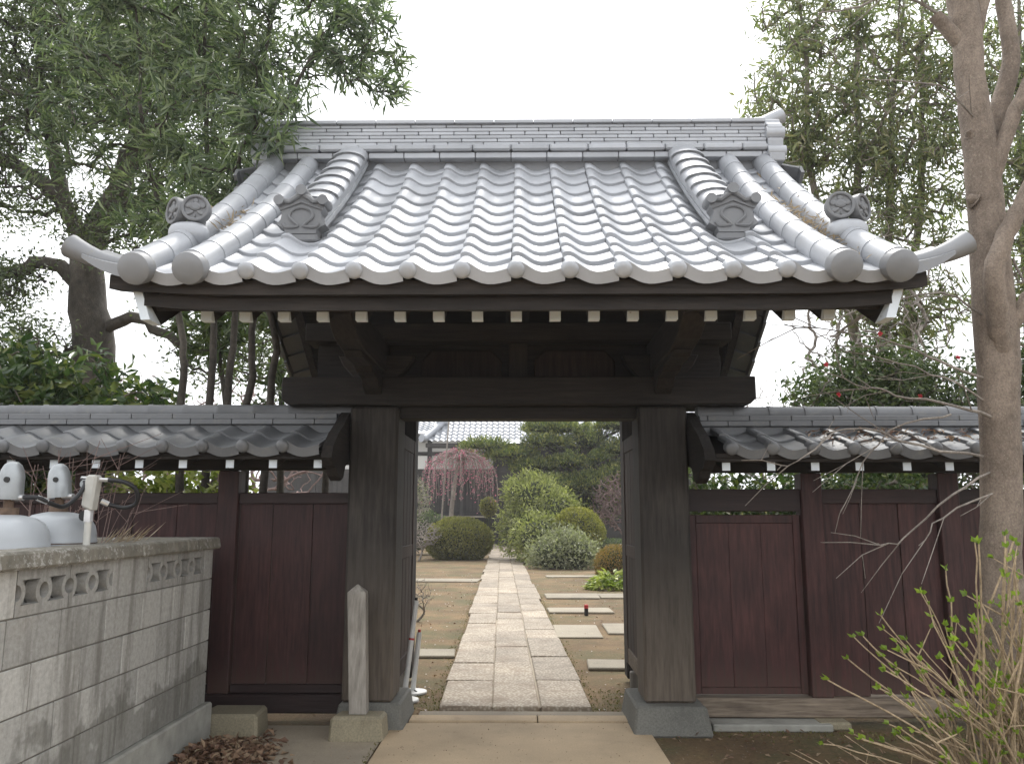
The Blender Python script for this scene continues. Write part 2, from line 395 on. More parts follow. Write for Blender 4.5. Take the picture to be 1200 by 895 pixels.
# ---- leaves: rhombic folded blades, vectorised
def norm(a): return a / np.maximum(np.linalg.norm(a, axis=1, keepdims=True), 1e-9)
def leaf_mesh(name, pos, dirs, length, width, mat, fold=0.25, jitter=0.35, facing=None):
    n = len(pos); dirs = norm(dirs)
    length = length * (1 + jitter * (rng.random(n) - 0.5) * 2); width = width * (1 + jitter * (rng.random(n) - 0.5) * 2)
    ref = rng.normal(size=(n, 3)) if facing is None else facing + rng.normal(size=(n, 3)) * 0.45
    side = norm(np.cross(dirs, ref)); nor = np.cross(side, dirs)
    mid = pos + dirs * (length * 0.48)[:, None] + nor * (width * fold)[:, None]
    tip = pos + dirs * length[:, None] - nor * (length * 0.06)[:, None]
    v = np.empty((n, 4, 3)); v[:, 0] = pos; v[:, 1] = mid + side * (width * 0.5)[:, None]; v[:, 2] = tip; v[:, 3] = mid - side * (width * 0.5)[:, None]
    idx = np.arange(n)[:, None] * 4
    tri = np.concatenate([idx + np.array([[0, 1, 2]]), idx + np.array([[0, 2, 3]])], 1).reshape(-1, 3)
    return raw_mesh(name, v.reshape(-1, 3), tri, mat)
def raw_mesh(name, v, tri, mat):
    me = bpy.data.meshes.new(name); nt_ = len(tri); k = tri.shape[1]
    me.vertices.add(len(v)); me.vertices.foreach_set('co', v.astype(np.float32).ravel())
    me.loops.add(nt_ * k); me.loops.foreach_set('vertex_index', tri.astype(np.int32).ravel())
    me.polygons.add(nt_); me.polygons.foreach_set('loop_start', np.arange(0, nt_ * k, k, dtype=np.int32))
    me.update(calc_edges=True); me.materials.append(mat); return me
def put_leaves(name, parent, pos, dirs, length, width, mat, **kw):
    o = np.array(WLOC[parent.name]) if parent is not None else pos.mean(0) * np.array([1, 1, 0])
    fk = {k: kw.pop(k) for k in ('fold', 'jitter', 'facing') if k in kw}
    me = leaf_mesh(name, pos - o, dirs, length, width, mat, **fk)
    return put(name, me, parent, o, **kw)

def ell_points(n, c, r, shell=0.0):
    d = norm(rng.normal(size=(n, 3)))
    t = rng.random(n) ** (1 / 3.0); t = shell + (1 - shell) * t
    return np.array(c) + d * np.array(r) * t[:, None], d

def branches(roots, tips, seg=3, wig=0.10, r_tip=0.006, power=0.42, rmax=0.08, droop=0.0, sides=5):
    """roots: (k,3) attachment nodes on the limbs. Joins every tip to the nearest grown node; returns verts, quads, twig ends + directions."""
    P = [np.array(q, float) for q in roots]; par = [-1] * len(P); base = len(P)
    A = np.array(P)
    order = np.argsort([np.min(np.linalg.norm(A - t, axis=1)) for t in tips])
    tip_id = []; arr = np.zeros((len(P) + len(tips) * (seg + 1), 3)); arr[:len(P)] = A; cnt = len(P)
    for ti in order:
        t = np.array(tips[ti]); d = arr[:cnt] - t
        low = np.maximum(0, arr[:cnt, 2] - t[2]) * 0.9          # prefer joining from below
        j = int(np.argmin(np.linalg.norm(d, axis=1) + low)); a = arr[j].copy(); ln = np.linalg.norm(t - a)
        prev = j
        for s_ in range(1, seg + 1):
            u = s_ / seg
            q = a + (t - a) * u + (rng.normal(size=3) * wig * ln * (0 if s_ == seg else 0.5)) + np.array([0, 0, 1]) * (math.sin(u * math.pi) * ln * (0.10 - droop))
            arr[cnt] = q; par.append(prev); prev = cnt; cnt += 1
        tip_id.append(prev)
    w = np.zeros(cnt)
    for i in tip_id: w[i] += 1
    for i in range(cnt - 1, base - 1, -1):
        if par[i] >= 0: w[par[i]] += w[i]
    rad = np.minimum(r_tip * np.maximum(w, 1) ** power, rmax)
    ch = np.arange(base, cnt); pa = np.array(par)[ch]
    a, b = arr[pa], arr[ch]; d = norm(b - a)
    ra = np.where(pa >= base, rad[np.maximum(pa, 0)], np.minimum(rad[ch] * 1.25, rmax)); rb = rad[ch]
    ref = np.where(np.abs(d[:, 2:3]) > 0.9, np.array([[1.0, 0, 0]]), np.array([[0, 0, 1.0]]))
    x = norm(np.cross(d, ref)); y = np.cross(d, x)
    q = np.arange(sides) * 2 * math.pi / sides
    ring = x[:, None] * np.cos(q)[None, :, None] + y[:, None] * np.sin(q)[None, :, None]
    va = a[:, None] + ring * ra[:, None, None]; vb = b[:, None] + d[:, None] * (rb * 0.4)[:, None, None] + ring * rb[:, None, None]
    V = np.concatenate([va, vb], 1).reshape(-1, 3)
    k = len(ch); bi = np.arange(k)[:, None, None] * sides * 2
    j = np.arange(sides); jn = (j + 1) % sides
    F = (bi + np.stack([j, jn, jn + sides, j + sides], 1)[None]).reshape(-1, 4)
    ti = np.array(tip_id); pp = np.array(par)[ti]
    return V, F, arr[ti], norm(arr[ti] - arr[pp])

def limbs_nodes(limbs, step=0.25):
    out = []
    for pts, rad in limbs:
        for (a, b) in zip(pts[:-1], pts[1:]):
            a, b = np.array(a), np.array(b); k = max(1, int(np.linalg.norm(b - a) / step))
            out += [a + (b - a) * i / k for i in range(k)]
        out.append(np.array(pts[-1]))
    return out
def smooth_path(pts, rad, k=4, wob=0.0):
    P = [Vector(p) for p in pts]; out = []; rr = []
    if not hasattr(rad, '__len__'): rad = [rad] * len(P)
    for i in range(len(P) - 1):
        p0, p1, p2, p3 = P[max(i - 1, 0)], P[i], P[i + 1], P[min(i + 2, len(P) - 1)]
        for s_ in range(k):
            t = s_ / k
            q = 0.5 * ((2 * p1) + (-p0 + p2) * t + (2 * p0 - 5 * p1 + 4 * p2 - p3) * t * t + (-p0 + 3 * p1 - 3 * p2 + p3) * t ** 3)
            if wob: q += Vector(rng.normal(size=3) * wob)
            out.append(q); rr.append(rad[i] + (rad[i + 1] - rad[i]) * t)
    out.append(P[-1]); rr.append(rad[-1]); return out, rr

# ================================================================== SETTING: ground, paving, path
g = MB().grid([[(x, y, 0.0) for y in np.linspace(-20, 110, 41)] for x in np.linspace(-65, 65, 41)])
ground = g.build('ground', M['ground'], None, origin=(0, 0, 0), kind='structure', label='bare brown earth with mossy patches around the gate')

pav = MB().hexa([(-0.925, 1.0, 0.004), (0.93, 1.0, 0.004), (0.85, 6.02, 0.004), (-0.905, 6.0, 0.004)],
                [(-0.925, 1.0, 0.022), (0.93, 1.0, 0.022), (0.85, 6.02, 0.022), (-0.905, 6.0, 0.022)])
pav.build('pavement', M['slab'], None, bevel=0.006, kind='structure', label='tan concrete slab leading up to the gate opening')
pv2 = MB().hexa([(-2.06, 1.0, 0.003), (-0.94, 1.0, 0.003), (-0.92, 5.6, 0.003), (-2.06, 5.6, 0.003)],
                [(-2.06, 1.0, 0.016), (-0.94, 1.0, 0.016), (-0.92, 5.95, 0.016), (-2.06, 5.95, 0.016)])
pv2.build('pavement', M['slab_grey'], None, bevel=0.005, kind='structure', label='greyer concrete slab beside the block wall')
thr = thing('path_threshold', (-0.05, 6.15, 0), 'low concrete threshold strips laid across the gate opening', 'threshold')
part_box('strip', M['slab'], thr, -0.80, 0.10, 6.035, 6.20, 0.004, 0.030)
part_box('strip', M['slab'], thr, 0.108, 0.78, 6.04, 6.21, 0.004, 0.028)
part_box('strip', M['slab_grey'], thr, -0.76, 0.74, 6.215, 6.345, 0.004, 0.024)

path = bpy.data.objects.new('path', None); place(path, None, (0, 6.4, 0), kind='structure', label='paved garden path of three rows of granite slabs')
def path_edge(y):
    u = (y - 6.4) / 34.0
    c = -0.058 - 0.85 * u; w = 1.146 - 0.10 * u
    return c - w / 2, w
rr = random.Random(3)
joints = []
for col_ in range(3):
    y = 6.40; row = [y]
    first = [0.98, 1.90, 1.02][col_]
    while y < 40.5:
        y += first if len(row) == 1 else rr.uniform(0.72, 1.25)
        row.append(y)
    joints.append(row)
pb_l, pb_w = path_edge(6.45); pe_l, pe_w = path_edge(40.0)
MB().hexa([(pb_l + .03, 6.45, 0.0), (pb_l + pb_w - .03, 6.45, 0.0), (pe_l + pe_w - .03, 40, 0.0), (pe_l + .03, 40, 0.0)], [(pb_l + .03, 6.45, 0.026), (pb_l + pb_w - .03, 6.45, 0.026), (pe_l + pe_w - .03, 40, 0.026), (pe_l + .03, 40, 0.026)]).build('sand_bed', M['slab_grey'], path)
fr = [(0.0, 0.352), (0.352, 0.668), (0.668, 1.0)]
for col_ in range(3):
    for a, b in zip(joints[col_][:-1], joints[col_][1:]):
        g_ = 0.0045; q = []
        out_l = rr.uniform(-0.025, 0.02) if col_ == 0 else 0; out_r = rr.uniform(-0.02, 0.025) if col_ == 2 else 0
        for yy in (a + g_, b - g_):
            l, w = path_edge(yy)
            q.append((l + w * fr[col_][0] + g_ + out_l, yy)); q.append((l + w * fr[col_][1] - g_ + out_r, yy))
        h = 0.042 + rr.uniform(-0.006, 0.008)
        wob = lambda p: (p[0] + rr.uniform(-.006, .006), p[1] + rr.uniform(-.008, .008))
        q = [wob(p) for p in (q[0], q[1], q[3], q[2])]
        tl = [rr.uniform(-0.004, 0.004) for _ in range(4)]
        MB().hexa([(p[0], p[1], 0.0) for p in q], [(p[0], p[1], h + t) for p, t in zip(q, tl)]).build('paving_stone', M['granite'], path, bevel=0.008)

def stone_slab(x0, x1, y0, y1, label, z=0.035, skew=0.0):
    z = 0.012 + z * 0.4; w_ = lambda: rr.uniform(-.03, .03)
    b = [(x0, y0), (x1 + w_(), y0 + skew + w_()), (x1 + 0.02 + w_(), y1 + skew + w_()), (x0 - 0.01 + w_(), y1 + w_())]
    MB().hexa([(p[0], p[1], 0) for p in b], [(p[0], p[1], z) for p in b]).build('stone_slab', M['slab_stone'], None, bevel=0.01, label=label, cat='stone slab', group='stone slabs set in the garden earth')
stone_slab(0.57, 1.9, 19.6, 20.1, 'long pale stone slab in front of the grey green shrub')
stone_slab(0.42, 1.36, 14.7, 15.5, 'wide pale stone slab touching the path, beyond the red marker', 0.04)
stone_slab(1.38, 2.6, 14.75, 15.5, 'pale stone slab beside the bright green leafy plant', 0.04)
stone_slab(0.40, 1.34, 12.55, 13.1, 'narrow pale stone slab just behind the red topped marker', 0.05)
stone_slab(0.40, 0.97, 10.1, 11.2, 'broad flat grey stone slab close beside the path edge', 0.02)
stone_slab(1.05, 1.75, 10.4, 11.3, 'broad flat stone slab beside the granite post', 0.03)
stone_slab(0.62, 1.3, 8.05, 8.5, 'pale stone slab at the foot of the open right door', 0.05)
stone_slab(-1.6, -0.72, 8.7, 9.15, 'pale stone slab between the left door and the path', 0.045)
stone_slab(-3.6, -0.98, 18.4, 19.2, 'long thin pale stone slab in front of the clipped dome hedge', 0.03, -0.15)

# ================================================================== GATE
GX, YE, YR = -0.03, 3.90, 6.0
gate = thing('temple_gate', (GX, 6.0, 0), 'dark timber gate with curved silver grey tiled roof and open doors', 'gate')
# --- roof profile (front slope), arc-length parametrised
def prof_z(Y):
    s = (Y - YE) / (YR - YE)
    return 2.610 + 1.49 * s - 0.36 * s * (1 - s)
_ys = np.linspace(YE, YR, 400); _zs = prof_z(_ys)
_al = np.concatenate([[0], np.cumsum(np.hypot(np.diff(_ys), np.diff(_zs)))]); ARC = _al[-1]
def on_roof(a):
    y = float(np.interp(a, _al, _ys)) if a >= 0 else YE + a * 0.9; z = float(prof_z(y))
    dz = float((prof_z(y + 0.01) - prof_z(y - 0.01)) / 0.02)
    return y, z, math.atan(dz)
def roof_point(x, a, h):      # h above the tile bed, normal to the slope
    y, z, t = on_roof(a); return (x, y - math.sin(t) * h, z + math.cos(t) * h)

TW, TL = 0.265, 0.235
HX = [0.0, 0.008, 0.022, 0.036, 0.052, 0.070, 0.092, 0.118, 0.148, 0.178, 0.208, 0.238, 0.2625]
HZ = [0.0465, 0.0525, 0.0555, 0.0545, 0.0485, 0.0375, 0.0225, 0.0085, 0.0010, 0.0015, 0.0075, 0.0160, 0.0235]
def hprof(x): return float(np.interp(x, HX, HZ))
def tile_mesh(name, mat, eave=False, ln=0.285):
    b = MB(); xs = HX; T = 0.026
    b.grid([[(x, y, hprof(x) + dz) for x in xs] for y, dz in ((0.0, -T), (0.0, -0.004), (0.005, 0.0), (ln, 0.0))])
    b.grid([[(x, ln, hprof(x)) for x in xs], [(x, ln, hprof(x) - T) for x in xs], [(x, 0.0, hprof(x) - T) for x in xs]])
    for x in (xs[0], xs[-1]):
        b.add([(x, 0, hprof(x) - T), (x, 0, hprof(x)), (x, ln, hprof(x)), (x, ln, hprof(x) - T)], [(0, 1, 2, 3)])
    if eave:
        xa = [x for x in xs if x > 0.03]
        top = lambda x: hprof(x) - 0.002
        bot = lambda x: hprof(x) * 0.70 - 0.062
        b.grid([[(x, 0.012, top(x)) for x in xa], [(x, -0.014, top(x)) for x in xa], [(x, -0.014, bot(x)) for x in xa], [(x, 0.012, bot(x)) for x in xa]])
        b.lathe([(0.0445, 0.05), (0.0445, -0.012), (0.041, -0.024), (0.030, -0.031), (0.014, -0.034)], (0.022, 0.0, 0.010), 18, 'y')
    me = b.mesh(name, mat, True, 0, 50); return me
pan = tile_mesh('pan_tile', M['tile']); eav = tile_mesh('eave_tile', M['tile'], True)

# --- roof deck (thick curved sheet, both slopes)
def slope_pts(h, n=14, back=False, a0=0.0, a1=None):
    out = []
    for a in np.linspace(a0, ARC if a1 is None else a1, n):
        _, y, z = roof_point(0, a, h); out.append(((2 * YR - y) if back else y, z))
    return out
def slab_along(x0, x1, h0, h1, back=False, a0=0.0, a1=None):
    up, lo = slope_pts(h1, 14, back, a0, a1), slope_pts(h0, 14, back, a0, a1)
    b = MB(); n = len(up)
    P = [[(x0, *p) for p in lo], [(x1, *p) for p in lo], [(x1, *p) for p in up], [(x0, *p) for p in up], [(x0, *p) for p in lo]]
    b.grid(P)
    for i in (0, n - 1): b.add([(x0, *lo[i]), (x1, *lo[i]), (x1, *up[i]), (x0, *up[i])], [(0, 1, 2, 3)])
    return b
roof = slab_along(GX - 1.93, GX + 1.93, -0.205, -0.165, False, 0.12, ARC - 0.03).build('roof', M['wood_x'], gate)
slab_along(GX - 1.80, GX + 1.80, -0.163, -0.030, False, 0.05, ARC - 0.03).build('roof_bed', M['wood_x'], gate)
NROW = int(ARC / TL) + 1
for r_ in range(NROW):
    y, z, t = on_roof(r_ * TL)
    for k in range(-7, 7):
        e = r_ == 0
        jx = rr.uniform(-0.002, 0.002)
        put('eave_tile' if e else 'pan_tile', eav if e else pan, roof, (GX + k * TW + jx - 0.022, y - 0.018 * math.sin(t), z + 0.024 * math.cos(t) + rr.uniform(-.002, .002)), (t - 0.080 + rr.uniform(-.006, .006), 0, rr.uniform(-.006, .006)))
# --- rolls at the verges
def roll_mesh(name, mat, r, ln):
    return MB().lathe([(r * 0.6, 0.0), (r * 1.03, 0.0), (r * 1.03, 0.02), (r, 0.03), (r * 0.975, ln + 0.02), (r * 0.5, ln + 0.02)], (0, 0, 0), 18, 'y').mesh(name, mat, True)
RR = 0.074
rollm = roll_mesh('roll_tile', M['tile'], RR, 0.255)
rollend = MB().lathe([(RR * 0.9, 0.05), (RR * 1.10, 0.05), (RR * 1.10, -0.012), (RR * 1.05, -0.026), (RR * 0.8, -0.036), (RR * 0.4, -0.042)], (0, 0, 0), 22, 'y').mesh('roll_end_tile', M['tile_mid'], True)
for sx in (-1, 1):
    for kx in (6, 7):
        x = GX + sx * kx * TW
        n = 10
        for i in range(n):
            a = i * (ARC - 0.08) / n
            y, z, t = on_roof(a + 0.12); px = roof_point(x, a, 0.062)
            put('roll_tile', rollm, roof, px, (t, 0, 0))
        t = on_roof(0.0)[2]
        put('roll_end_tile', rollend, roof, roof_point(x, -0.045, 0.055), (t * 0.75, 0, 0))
# --- verge tiles draining sideways
def verge_mesh():
    b = MB(); xs = np.linspace(0, 0.28, 9); T = 0.024; ln = 0.285
    h = lambda x: 0.02 - 0.50 * x + 0.25 * x * x
    top = [[(x, y, h(x)) for x in xs] for y in (0, ln)]; bot = [[(x, y, h(x) - T) for x in xs] for y in (0, ln)]
    b.grid(top); b.grid(bot)
    for y in (0, 1): b.grid([top[y], bot[y]])
    x = xs[-1]
    b.box(x - 0.005, x + 0.02, -0.004, ln, h(x) - 0.085, h(x) + 0.006)
    return b.mesh('verge_tile', M['tile'], True)
vg = verge_mesh(); vg_rear = vg.copy(); vg_rear.materials.clear(); vg_rear.materials.append(M['tile_dark'])  # rear verge takes the darker tile, shade on its underside put into colour
for sx in (-1, 1):
    for r_ in range(2, NROW):
        y, z, t = on_roof(r_ * TL)
        put('verge_tile', vg, roof, (GX + sx * 7 * TW, y - 0.018 * math.sin(t), z + 0.022 * math.cos(t)), (t - 0.068, 0, 0), (sx, 1, 1))
    # swept-up corner tile: crescent pan, half round cover with blunt tip
    b = MB(); n = 9; X = np.linspace(0.02, 0.30, n); cz = lambda x: 0.062 * (x / 0.3) ** 2
    F = [(GX + sx * (7 * TW + x), 3.885, 2.665 + cz(x)) for x in X]; G = [(p[0], p[1], p[2] - 0.066 * (1 - 0.72 * (i / 8) ** 2)) for i, p in enumerate(F)]
    b.grid([[(p[0], 4.12, p[2] + .1) for p in F], F, G, [(p[0], 4.12, p[2] + .1) for p in G]])
    b.add([F[-1], G[-1], (G[-1][0], 4.12, G[-1][2] + .1), (F[-1][0], 4.12, F[-1][2] + .1)], [(0, 1, 2, 3)])
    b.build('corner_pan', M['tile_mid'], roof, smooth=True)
    pts = []; rad = []
    for x in np.linspace(0.03, 0.395, 9):
        pts.append((GX + sx * (7 * TW + x), 3.945, 2.680 + 0.112 * (x / 0.4) ** 2.1)); rad.append(0.030 + 0.032 * (x / 0.4) ** 1.6)
    b = MB().tube(pts, rad, 14)
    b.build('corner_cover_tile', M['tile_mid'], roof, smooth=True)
# rear slope: same silhouette, tiles joined into one skin
b = MB()
for x0, x1, h0, h1 in ((-1.86, 1.86, -0.02, 0.03),):
    up, lo = slope_pts(0.05, 24, True), slope_pts(-0.034, 24, True)
    xs = np.linspace(GX - 1.86, GX + 1.86, 113)
    P = [[(x, p[0], p[1] + hprof((x - GX + .022) % TW)) for x in xs] for p in up]
    b.grid(P); b.grid([[(x, *p) for x in (xs[0], xs[-1])] for p in lo])
b.build('rear_roof_tiles', M['tile'], gate, smooth=True, kind='stuff')
slab_along(GX - 1.93, GX + 1.93, -0.205, -0.036, True, 0.03, ARC - 0.03).build('rear_roof_deck', M['wood_x'], gate)
for sx in (-1, 1):
    for r_ in range(NROW):
        y, z, t = on_roof(r_ * TL)
        put('verge_tile', vg_rear, roof, (GX + sx * 7 * TW, 2 * YR - (y - 0.018 * math.sin(t)), z + 0.022 * math.cos(t)), (t - 0.068, 0, math.pi), (-sx, 1, 1))
    for bk in (False, True):
        pts = [roof_point(GX + sx * 7 * TW, a, 0.062) for a in np.linspace(0, ARC, 10)]
        if bk: MB().tube([(p[0], 2 * YR - p[1], p[2]) for p in pts], RR, 14).build('rear_roll', M['tile'], gate, smooth=True)

# --- main ridge
ridge = part_box('main_ridge', M['oni'], gate, GX - 1.86, GX + 1.86, 5.90, 6.10, 4.02, 4.37, 0.004)
def ridge_course(z0, z1, y0, y1, ln, off, bev=0.004, name='ridge_tile'):
    x = -1.88 - off
    me = MB().box(0.0025, ln - 0.0025, y0 - YR, y1 - YR, 0, z1 - z0).mesh(name, M['tile'], bevel=bev)
    while x < 1.87:
        a, e = max(x, -1.88), min(x + ln, 1.88)
        if e - a > ln * 0.98: put(name, me, ridge, (GX + a, YR, z0))
        elif e - a > 0.03: MB().box(GX + a + .0025, GX + e - .0025, y0, y1, z0, z1).build(name, M['tile'], ridge, bevel=bev)
        x += ln
ridge_course(4.105, 4.150, 5.825, 6.175, 0.27, 0.06)
ridge_course(4.155, 4.205, 5.795, 6.205, 0.29, 0.2, 0.012, 'ridge_moulding_tile')
zc = 4.209
for i in range(6):
    ridge_course(zc, zc + 0.0265, 5.835 + 0.003 * i, 6.165 - 0.003 * i, 0.27, 0.135 * (i % 2) + 0.03 * i); zc += 0.030
ridge_course(zc - 0.002, zc + 0.026, 5.825, 6.175, 0.30, 0.1, 0.003, 'ridge_cap_tile')
part_box('main_ridge_core', M['oni'], gate, GX - 1.87, GX + 1.87, 5.86, 6.14, 4.371, zc + 0.022, 0.002)
# ridge-end ornaments: stepped scroll profile
for sx in (-1, 1):
    e = [(-0.20, 4.06), (-0.21, 4.12), (-0.17, 4.16), (-0.185, 4.24), (-0.165, 4.27), (-0.195, 4.33), (-0.17, 4.37), (-0.13, 4.40), (-0.12, 4.43), (0.0, 4.49)]
    poly = e + [(-a, z) for a, z in e[-2::-1]]
    o = MB().prism([(YR + a, z) for a, z in poly], 'x', GX + sx * 1.885, GX + sx * 2.0).build('ridge_end_ornament', M['tile'], gate, bevel=0.006)
    for yy, zz, r_ in ((-0.17, 4.145, 0.045), (-0.15, 4.30, 0.05), (0.17, 4.145, 0.045), (0.15, 4.30, 0.05)):
        MB().tube([(GX + sx * 1.875, YR + yy, zz), (GX + sx * 2.012, YR + yy, zz)], r_, 12).build('scroll', M['tile'], o, smooth=True)
    MB().tube([(GX + sx * 1.70, 6.0, 4.43), (GX + sx * 1.9, 6.0, 4.45), (GX + sx * 2.06, 6.0, 4.52)], [0.05, 0.055, 0.06], 14).build('top_horn', M['tile'], o, smooth=True)

# --- descending ridges with demon-tile ends
def desc_ridge(sx):
    X = GX + sx * 1.245; a0, a1 = 0.88, ARC - 0.10
    def strip(h0, h1, hw): return slab_along(X - hw, X + hw, h0, h1, False, a0, a1)
    d = strip(0.0, 0.075, 0.088).build('descending_ridge', M['oni'], gate)
    nn = 6
    for (h0, h1, hw) in ((0.060, 0.088, 0.108), (0.092, 0.118, 0.102), (0.122, 0.150, 0.108)):
        for i in range(nn):
            u0, u1 = a0 + (a1 - a0) * i / nn, a0 + (a1 - a0) * (i + 1) / nn - 0.004
            slab_along(X - hw, X + hw, h0, h1, False, u0, u1).build('ridge_tile', M['tile'], d)
    n = 8
    for i in range(n):
        u0 = a0 + (a1 - a0) * i / n; u1 = a0 + (a1 - a0) * (i + 1) / n + 0.03
        b = MB(); P = []
        for a, hh, ww in ((u0, 0.150, 0.118), (u0, 0.163, 0.124), (u0 + 0.030, 0.165, 0.124), (u0 + 0.036, 0.152, 0.116), (u1, 0.146, 0.112)):
            P.append([roof_point(X + ww * math.cos(q), a, hh - 0.004 + 0.058 * math.sin(q)) for q in np.linspace(0, math.pi, 13)])
        b.grid(P)
        b.add(P[0], [tuple(range(13))]); b.add(P[1], [tuple(range(13))])
        b.build('ridge_cover_tile', M['tile'], d, smooth=True)
    # end ornament
    y, z, t = on_roof(a0); Yf = y - 0.150; z0 = z - 0.015
    half = [(0.0, 0.0), (0.085, 0.0), (0.095, 0.03), (0.142, 0.055), (0.118, 0.085), (0.112, 0.125), (0.130, 0.150), (0.135, 0.185), (0.10, 0.195), (0.04, 0.225), (0.0, 0.255)]
    poly = half + [(-a, b_) for a, b_ in half[-2:0:-1]]
    o = MB().prism([(X + a, z0 + b_) for a, b_ in poly], 'y', Yf, Yf + 0.10).build('ridge_ornament', M['oni'], gate)
    f = Yf - 0.004
    for cx, cz, r_ in ((-0.127, 0.195, 0.030), (0.0, 0.255, 0.032), (0.127, 0.195, 0.030)):
        MB().tube([(X + cx, Yf - 0.03, z0 + cz), (X + cx, Yf + 0.10, z0 + cz)], r_, 14).build('scroll', M['oni'], o, smooth=True)
    MB().tube([(X - 0.12, f, z0 + 0.198), (X - 0.07, f, z0 + 0.192), (X - 0.03, f, z0 + 0.222), (X, f, z0 + 0.236), (X + 0.03, f, z0 + 0.222), (X + 0.07, f, z0 + 0.192), (X + 0.12, f, z0 + 0.198)], 0.016, 8).build('brow', M['oni'], o, smooth=True)
    MB().tube([(X - 0.125, f, z0 + 0.142), (X, f, z0 + 0.190), (X + 0.125, f, z0 + 0.142)], 0.0075, 6).build('gable_line', M['oni'], o, smooth=True)
    pts = [(-0.105, 0.06), (-0.085, 0.038), (-0.03, 0.040), (-0.018, 0.05), (-0.066, 0.095), (-0.060, 0.130), (-0.035, 0.148), (0, 0.155)]
    pts = pts + [(-a, b_) for a, b_ in pts[-2::-1]]
    sp, _ = smooth_path([(X + a, f, z0 + b_) for a, b_ in pts], 0.009, 3)
    MB().tube(sp, 0.009, 6).build('scroll_line', M['oni'], o, smooth=True)
    MB().box(X - 0.10, X + 0.10, Yf - 0.01, Yf + 0.08, z0 - 0.05, z0 - 0.004).build('ornament_base', M['oni'], o, bevel=0.01)
for sx in (-1, 1): desc_ridge(sx)

# --- paired crest discs straddling the outer roll
def crest_disc():
    b = MB().lathe([(0.060, 0.05), (0.077, 0.05), (0.079, 0.0), (0.077, -0.012), (0.068, -0.014), (0.061, -0.010), (0.060, -0.001), (0.03, -0.001)], (0, 0, 0), 28, 'y')
    def blob(cx, cz, rx, rz, rot=0, h=0.010):
        P = []
        for k, s_ in ((0, 1.0), (0.7, 0.86), (1, 0.5)):
            ring = []
            for q in np.linspace(0, 2 * math.pi, 15)[:-1]:
                a, c = rx * s_ * math.cos(q), rz * s_ * math.sin(q)
                ring.append((cx + a * math.cos(rot) - c * math.sin(rot), -h * k - 0.001, cz + a * math.sin(rot) + c * math.cos(rot)))
            ring.append(ring[0]); P.append(ring)
        b.grid(P); b.add(P[-1][:-1], [tuple(range(14))])
    blob(0, 0.008, 0.034, 0.027, 0, 0.013); blob(0, 0.042, 0.016, 0.017, 0, 0.007)
    for s_ in (-1, 1):
        blob(s_ * 0.038, 0.014, 0.020, 0.017, 0, 0.008); blob(s_ * 0.030, -0.029, 0.027, 0.012, -s_ * 0.45, 0.010)
    blob(0, -0.045, 0.005, 0.012, 0, 0.010)
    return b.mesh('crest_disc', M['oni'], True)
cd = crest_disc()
for sx in (-1, 1):
    X = GX + sx * (7 * TW - 0.01); y, z, t = on_roof(0.60)
    base = MB(); P = []
    for th in np.linspace(0.02, math.pi - 0.02, 10):
        P.append([(X + 0.112 * math.copysign(abs(math.sin(th) * math.cos(q_)) ** .8, math.cos(q_)), y - 0.02 + 0.085 * math.sin(th) * math.sin(q_), z + 0.098 + 0.066 * math.copysign(abs(math.cos(th)) ** .75, math.cos(th))) for q_ in np.linspace(0, 2 * math.pi, 21)])
    base.grid(P); base.box(X - 0.06, X + 0.06, y - 0.05, y + 0.04, z + 0.02, z + 0.09)
    o = base.build('crest_ornament', M['tile'], gate, smooth=True)
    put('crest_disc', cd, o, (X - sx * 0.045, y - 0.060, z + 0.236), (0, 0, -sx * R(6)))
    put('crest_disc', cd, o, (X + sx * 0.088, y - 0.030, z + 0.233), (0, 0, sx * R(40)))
    MB().tube([(X - sx * 0.02, y + 0.01, z + 0.12), (X - sx * 0.02, y + 0.03, z + 0.20)], 0.05, 10).build('stem', M['oni'], o, smooth=True)

# --- eave boards, rafters, bargeboards
def eave_board(name, half, y0, y1, z0, z1, lift):
    b = MB(); P = []
    for x in np.linspace(-half, half, 41):
        q = lift * max(0, (abs(x) - 1.35) / (half - 1.35)) ** 2
        P.append([(GX + x, y0, z0 + q), (GX + x, y0, z1 + q), (GX + x, y1, z1 + q + 0.02), (GX + x, y1, z0 + q + 0.02), (GX + x, y0, z0 + q)])
    b.grid(P)
    for P_ in (P[0], P[-1]): b.add(P_[:4], [(0, 1, 2, 3)])
    b.build(name, M['wood_x'], gate)
eave_board('upper_eave_board', 2.03, 3.935, 4.06, 2.528, 2.602, 0.035)
eave_board('lower_eave_board', 1.875, 3.990, 4.10, 2.462, 2.5265, 0.0275)
raf = None
def rafter_mesh(back):
    b = slab_along(-0.0275, 0.0275, -0.293, -0.207, back, 0.22, ARC - 0.12)
    return b.mesh('rafter', M['wood_y'])
rm = [rafter_mesh(False), rafter_mesh(True)]
y, z0r = roof_point(0, 0.22, -0.2945)[1:]
yb, z1r = roof_point(0, 0.22, -0.206)[1:]
endm = MB().hexa([(-0.029, yb - 0.004, z0r), (0.029, yb - 0.004, z0r), (0.029, y + 0.006, z0r), (-0.029, y + 0.006, z0r)],
                 [(-0.029, yb - 0.004, z1r), (0.029, yb - 0.004, z1r), (0.029, yb + 0.006, z1r), (-0.029, yb + 0.006, z1r)]).mesh('painted_end', M['white'])
for k in range(-8, 9):
    for i in (0, 1):
        o = put('rafter', rm[i], gate, (GX + k * 0.2045, 0, 0))
        if i == 0: put('painted_end', endm, o, (GX + k * 0.2045 + 0.0001, 0, 0))
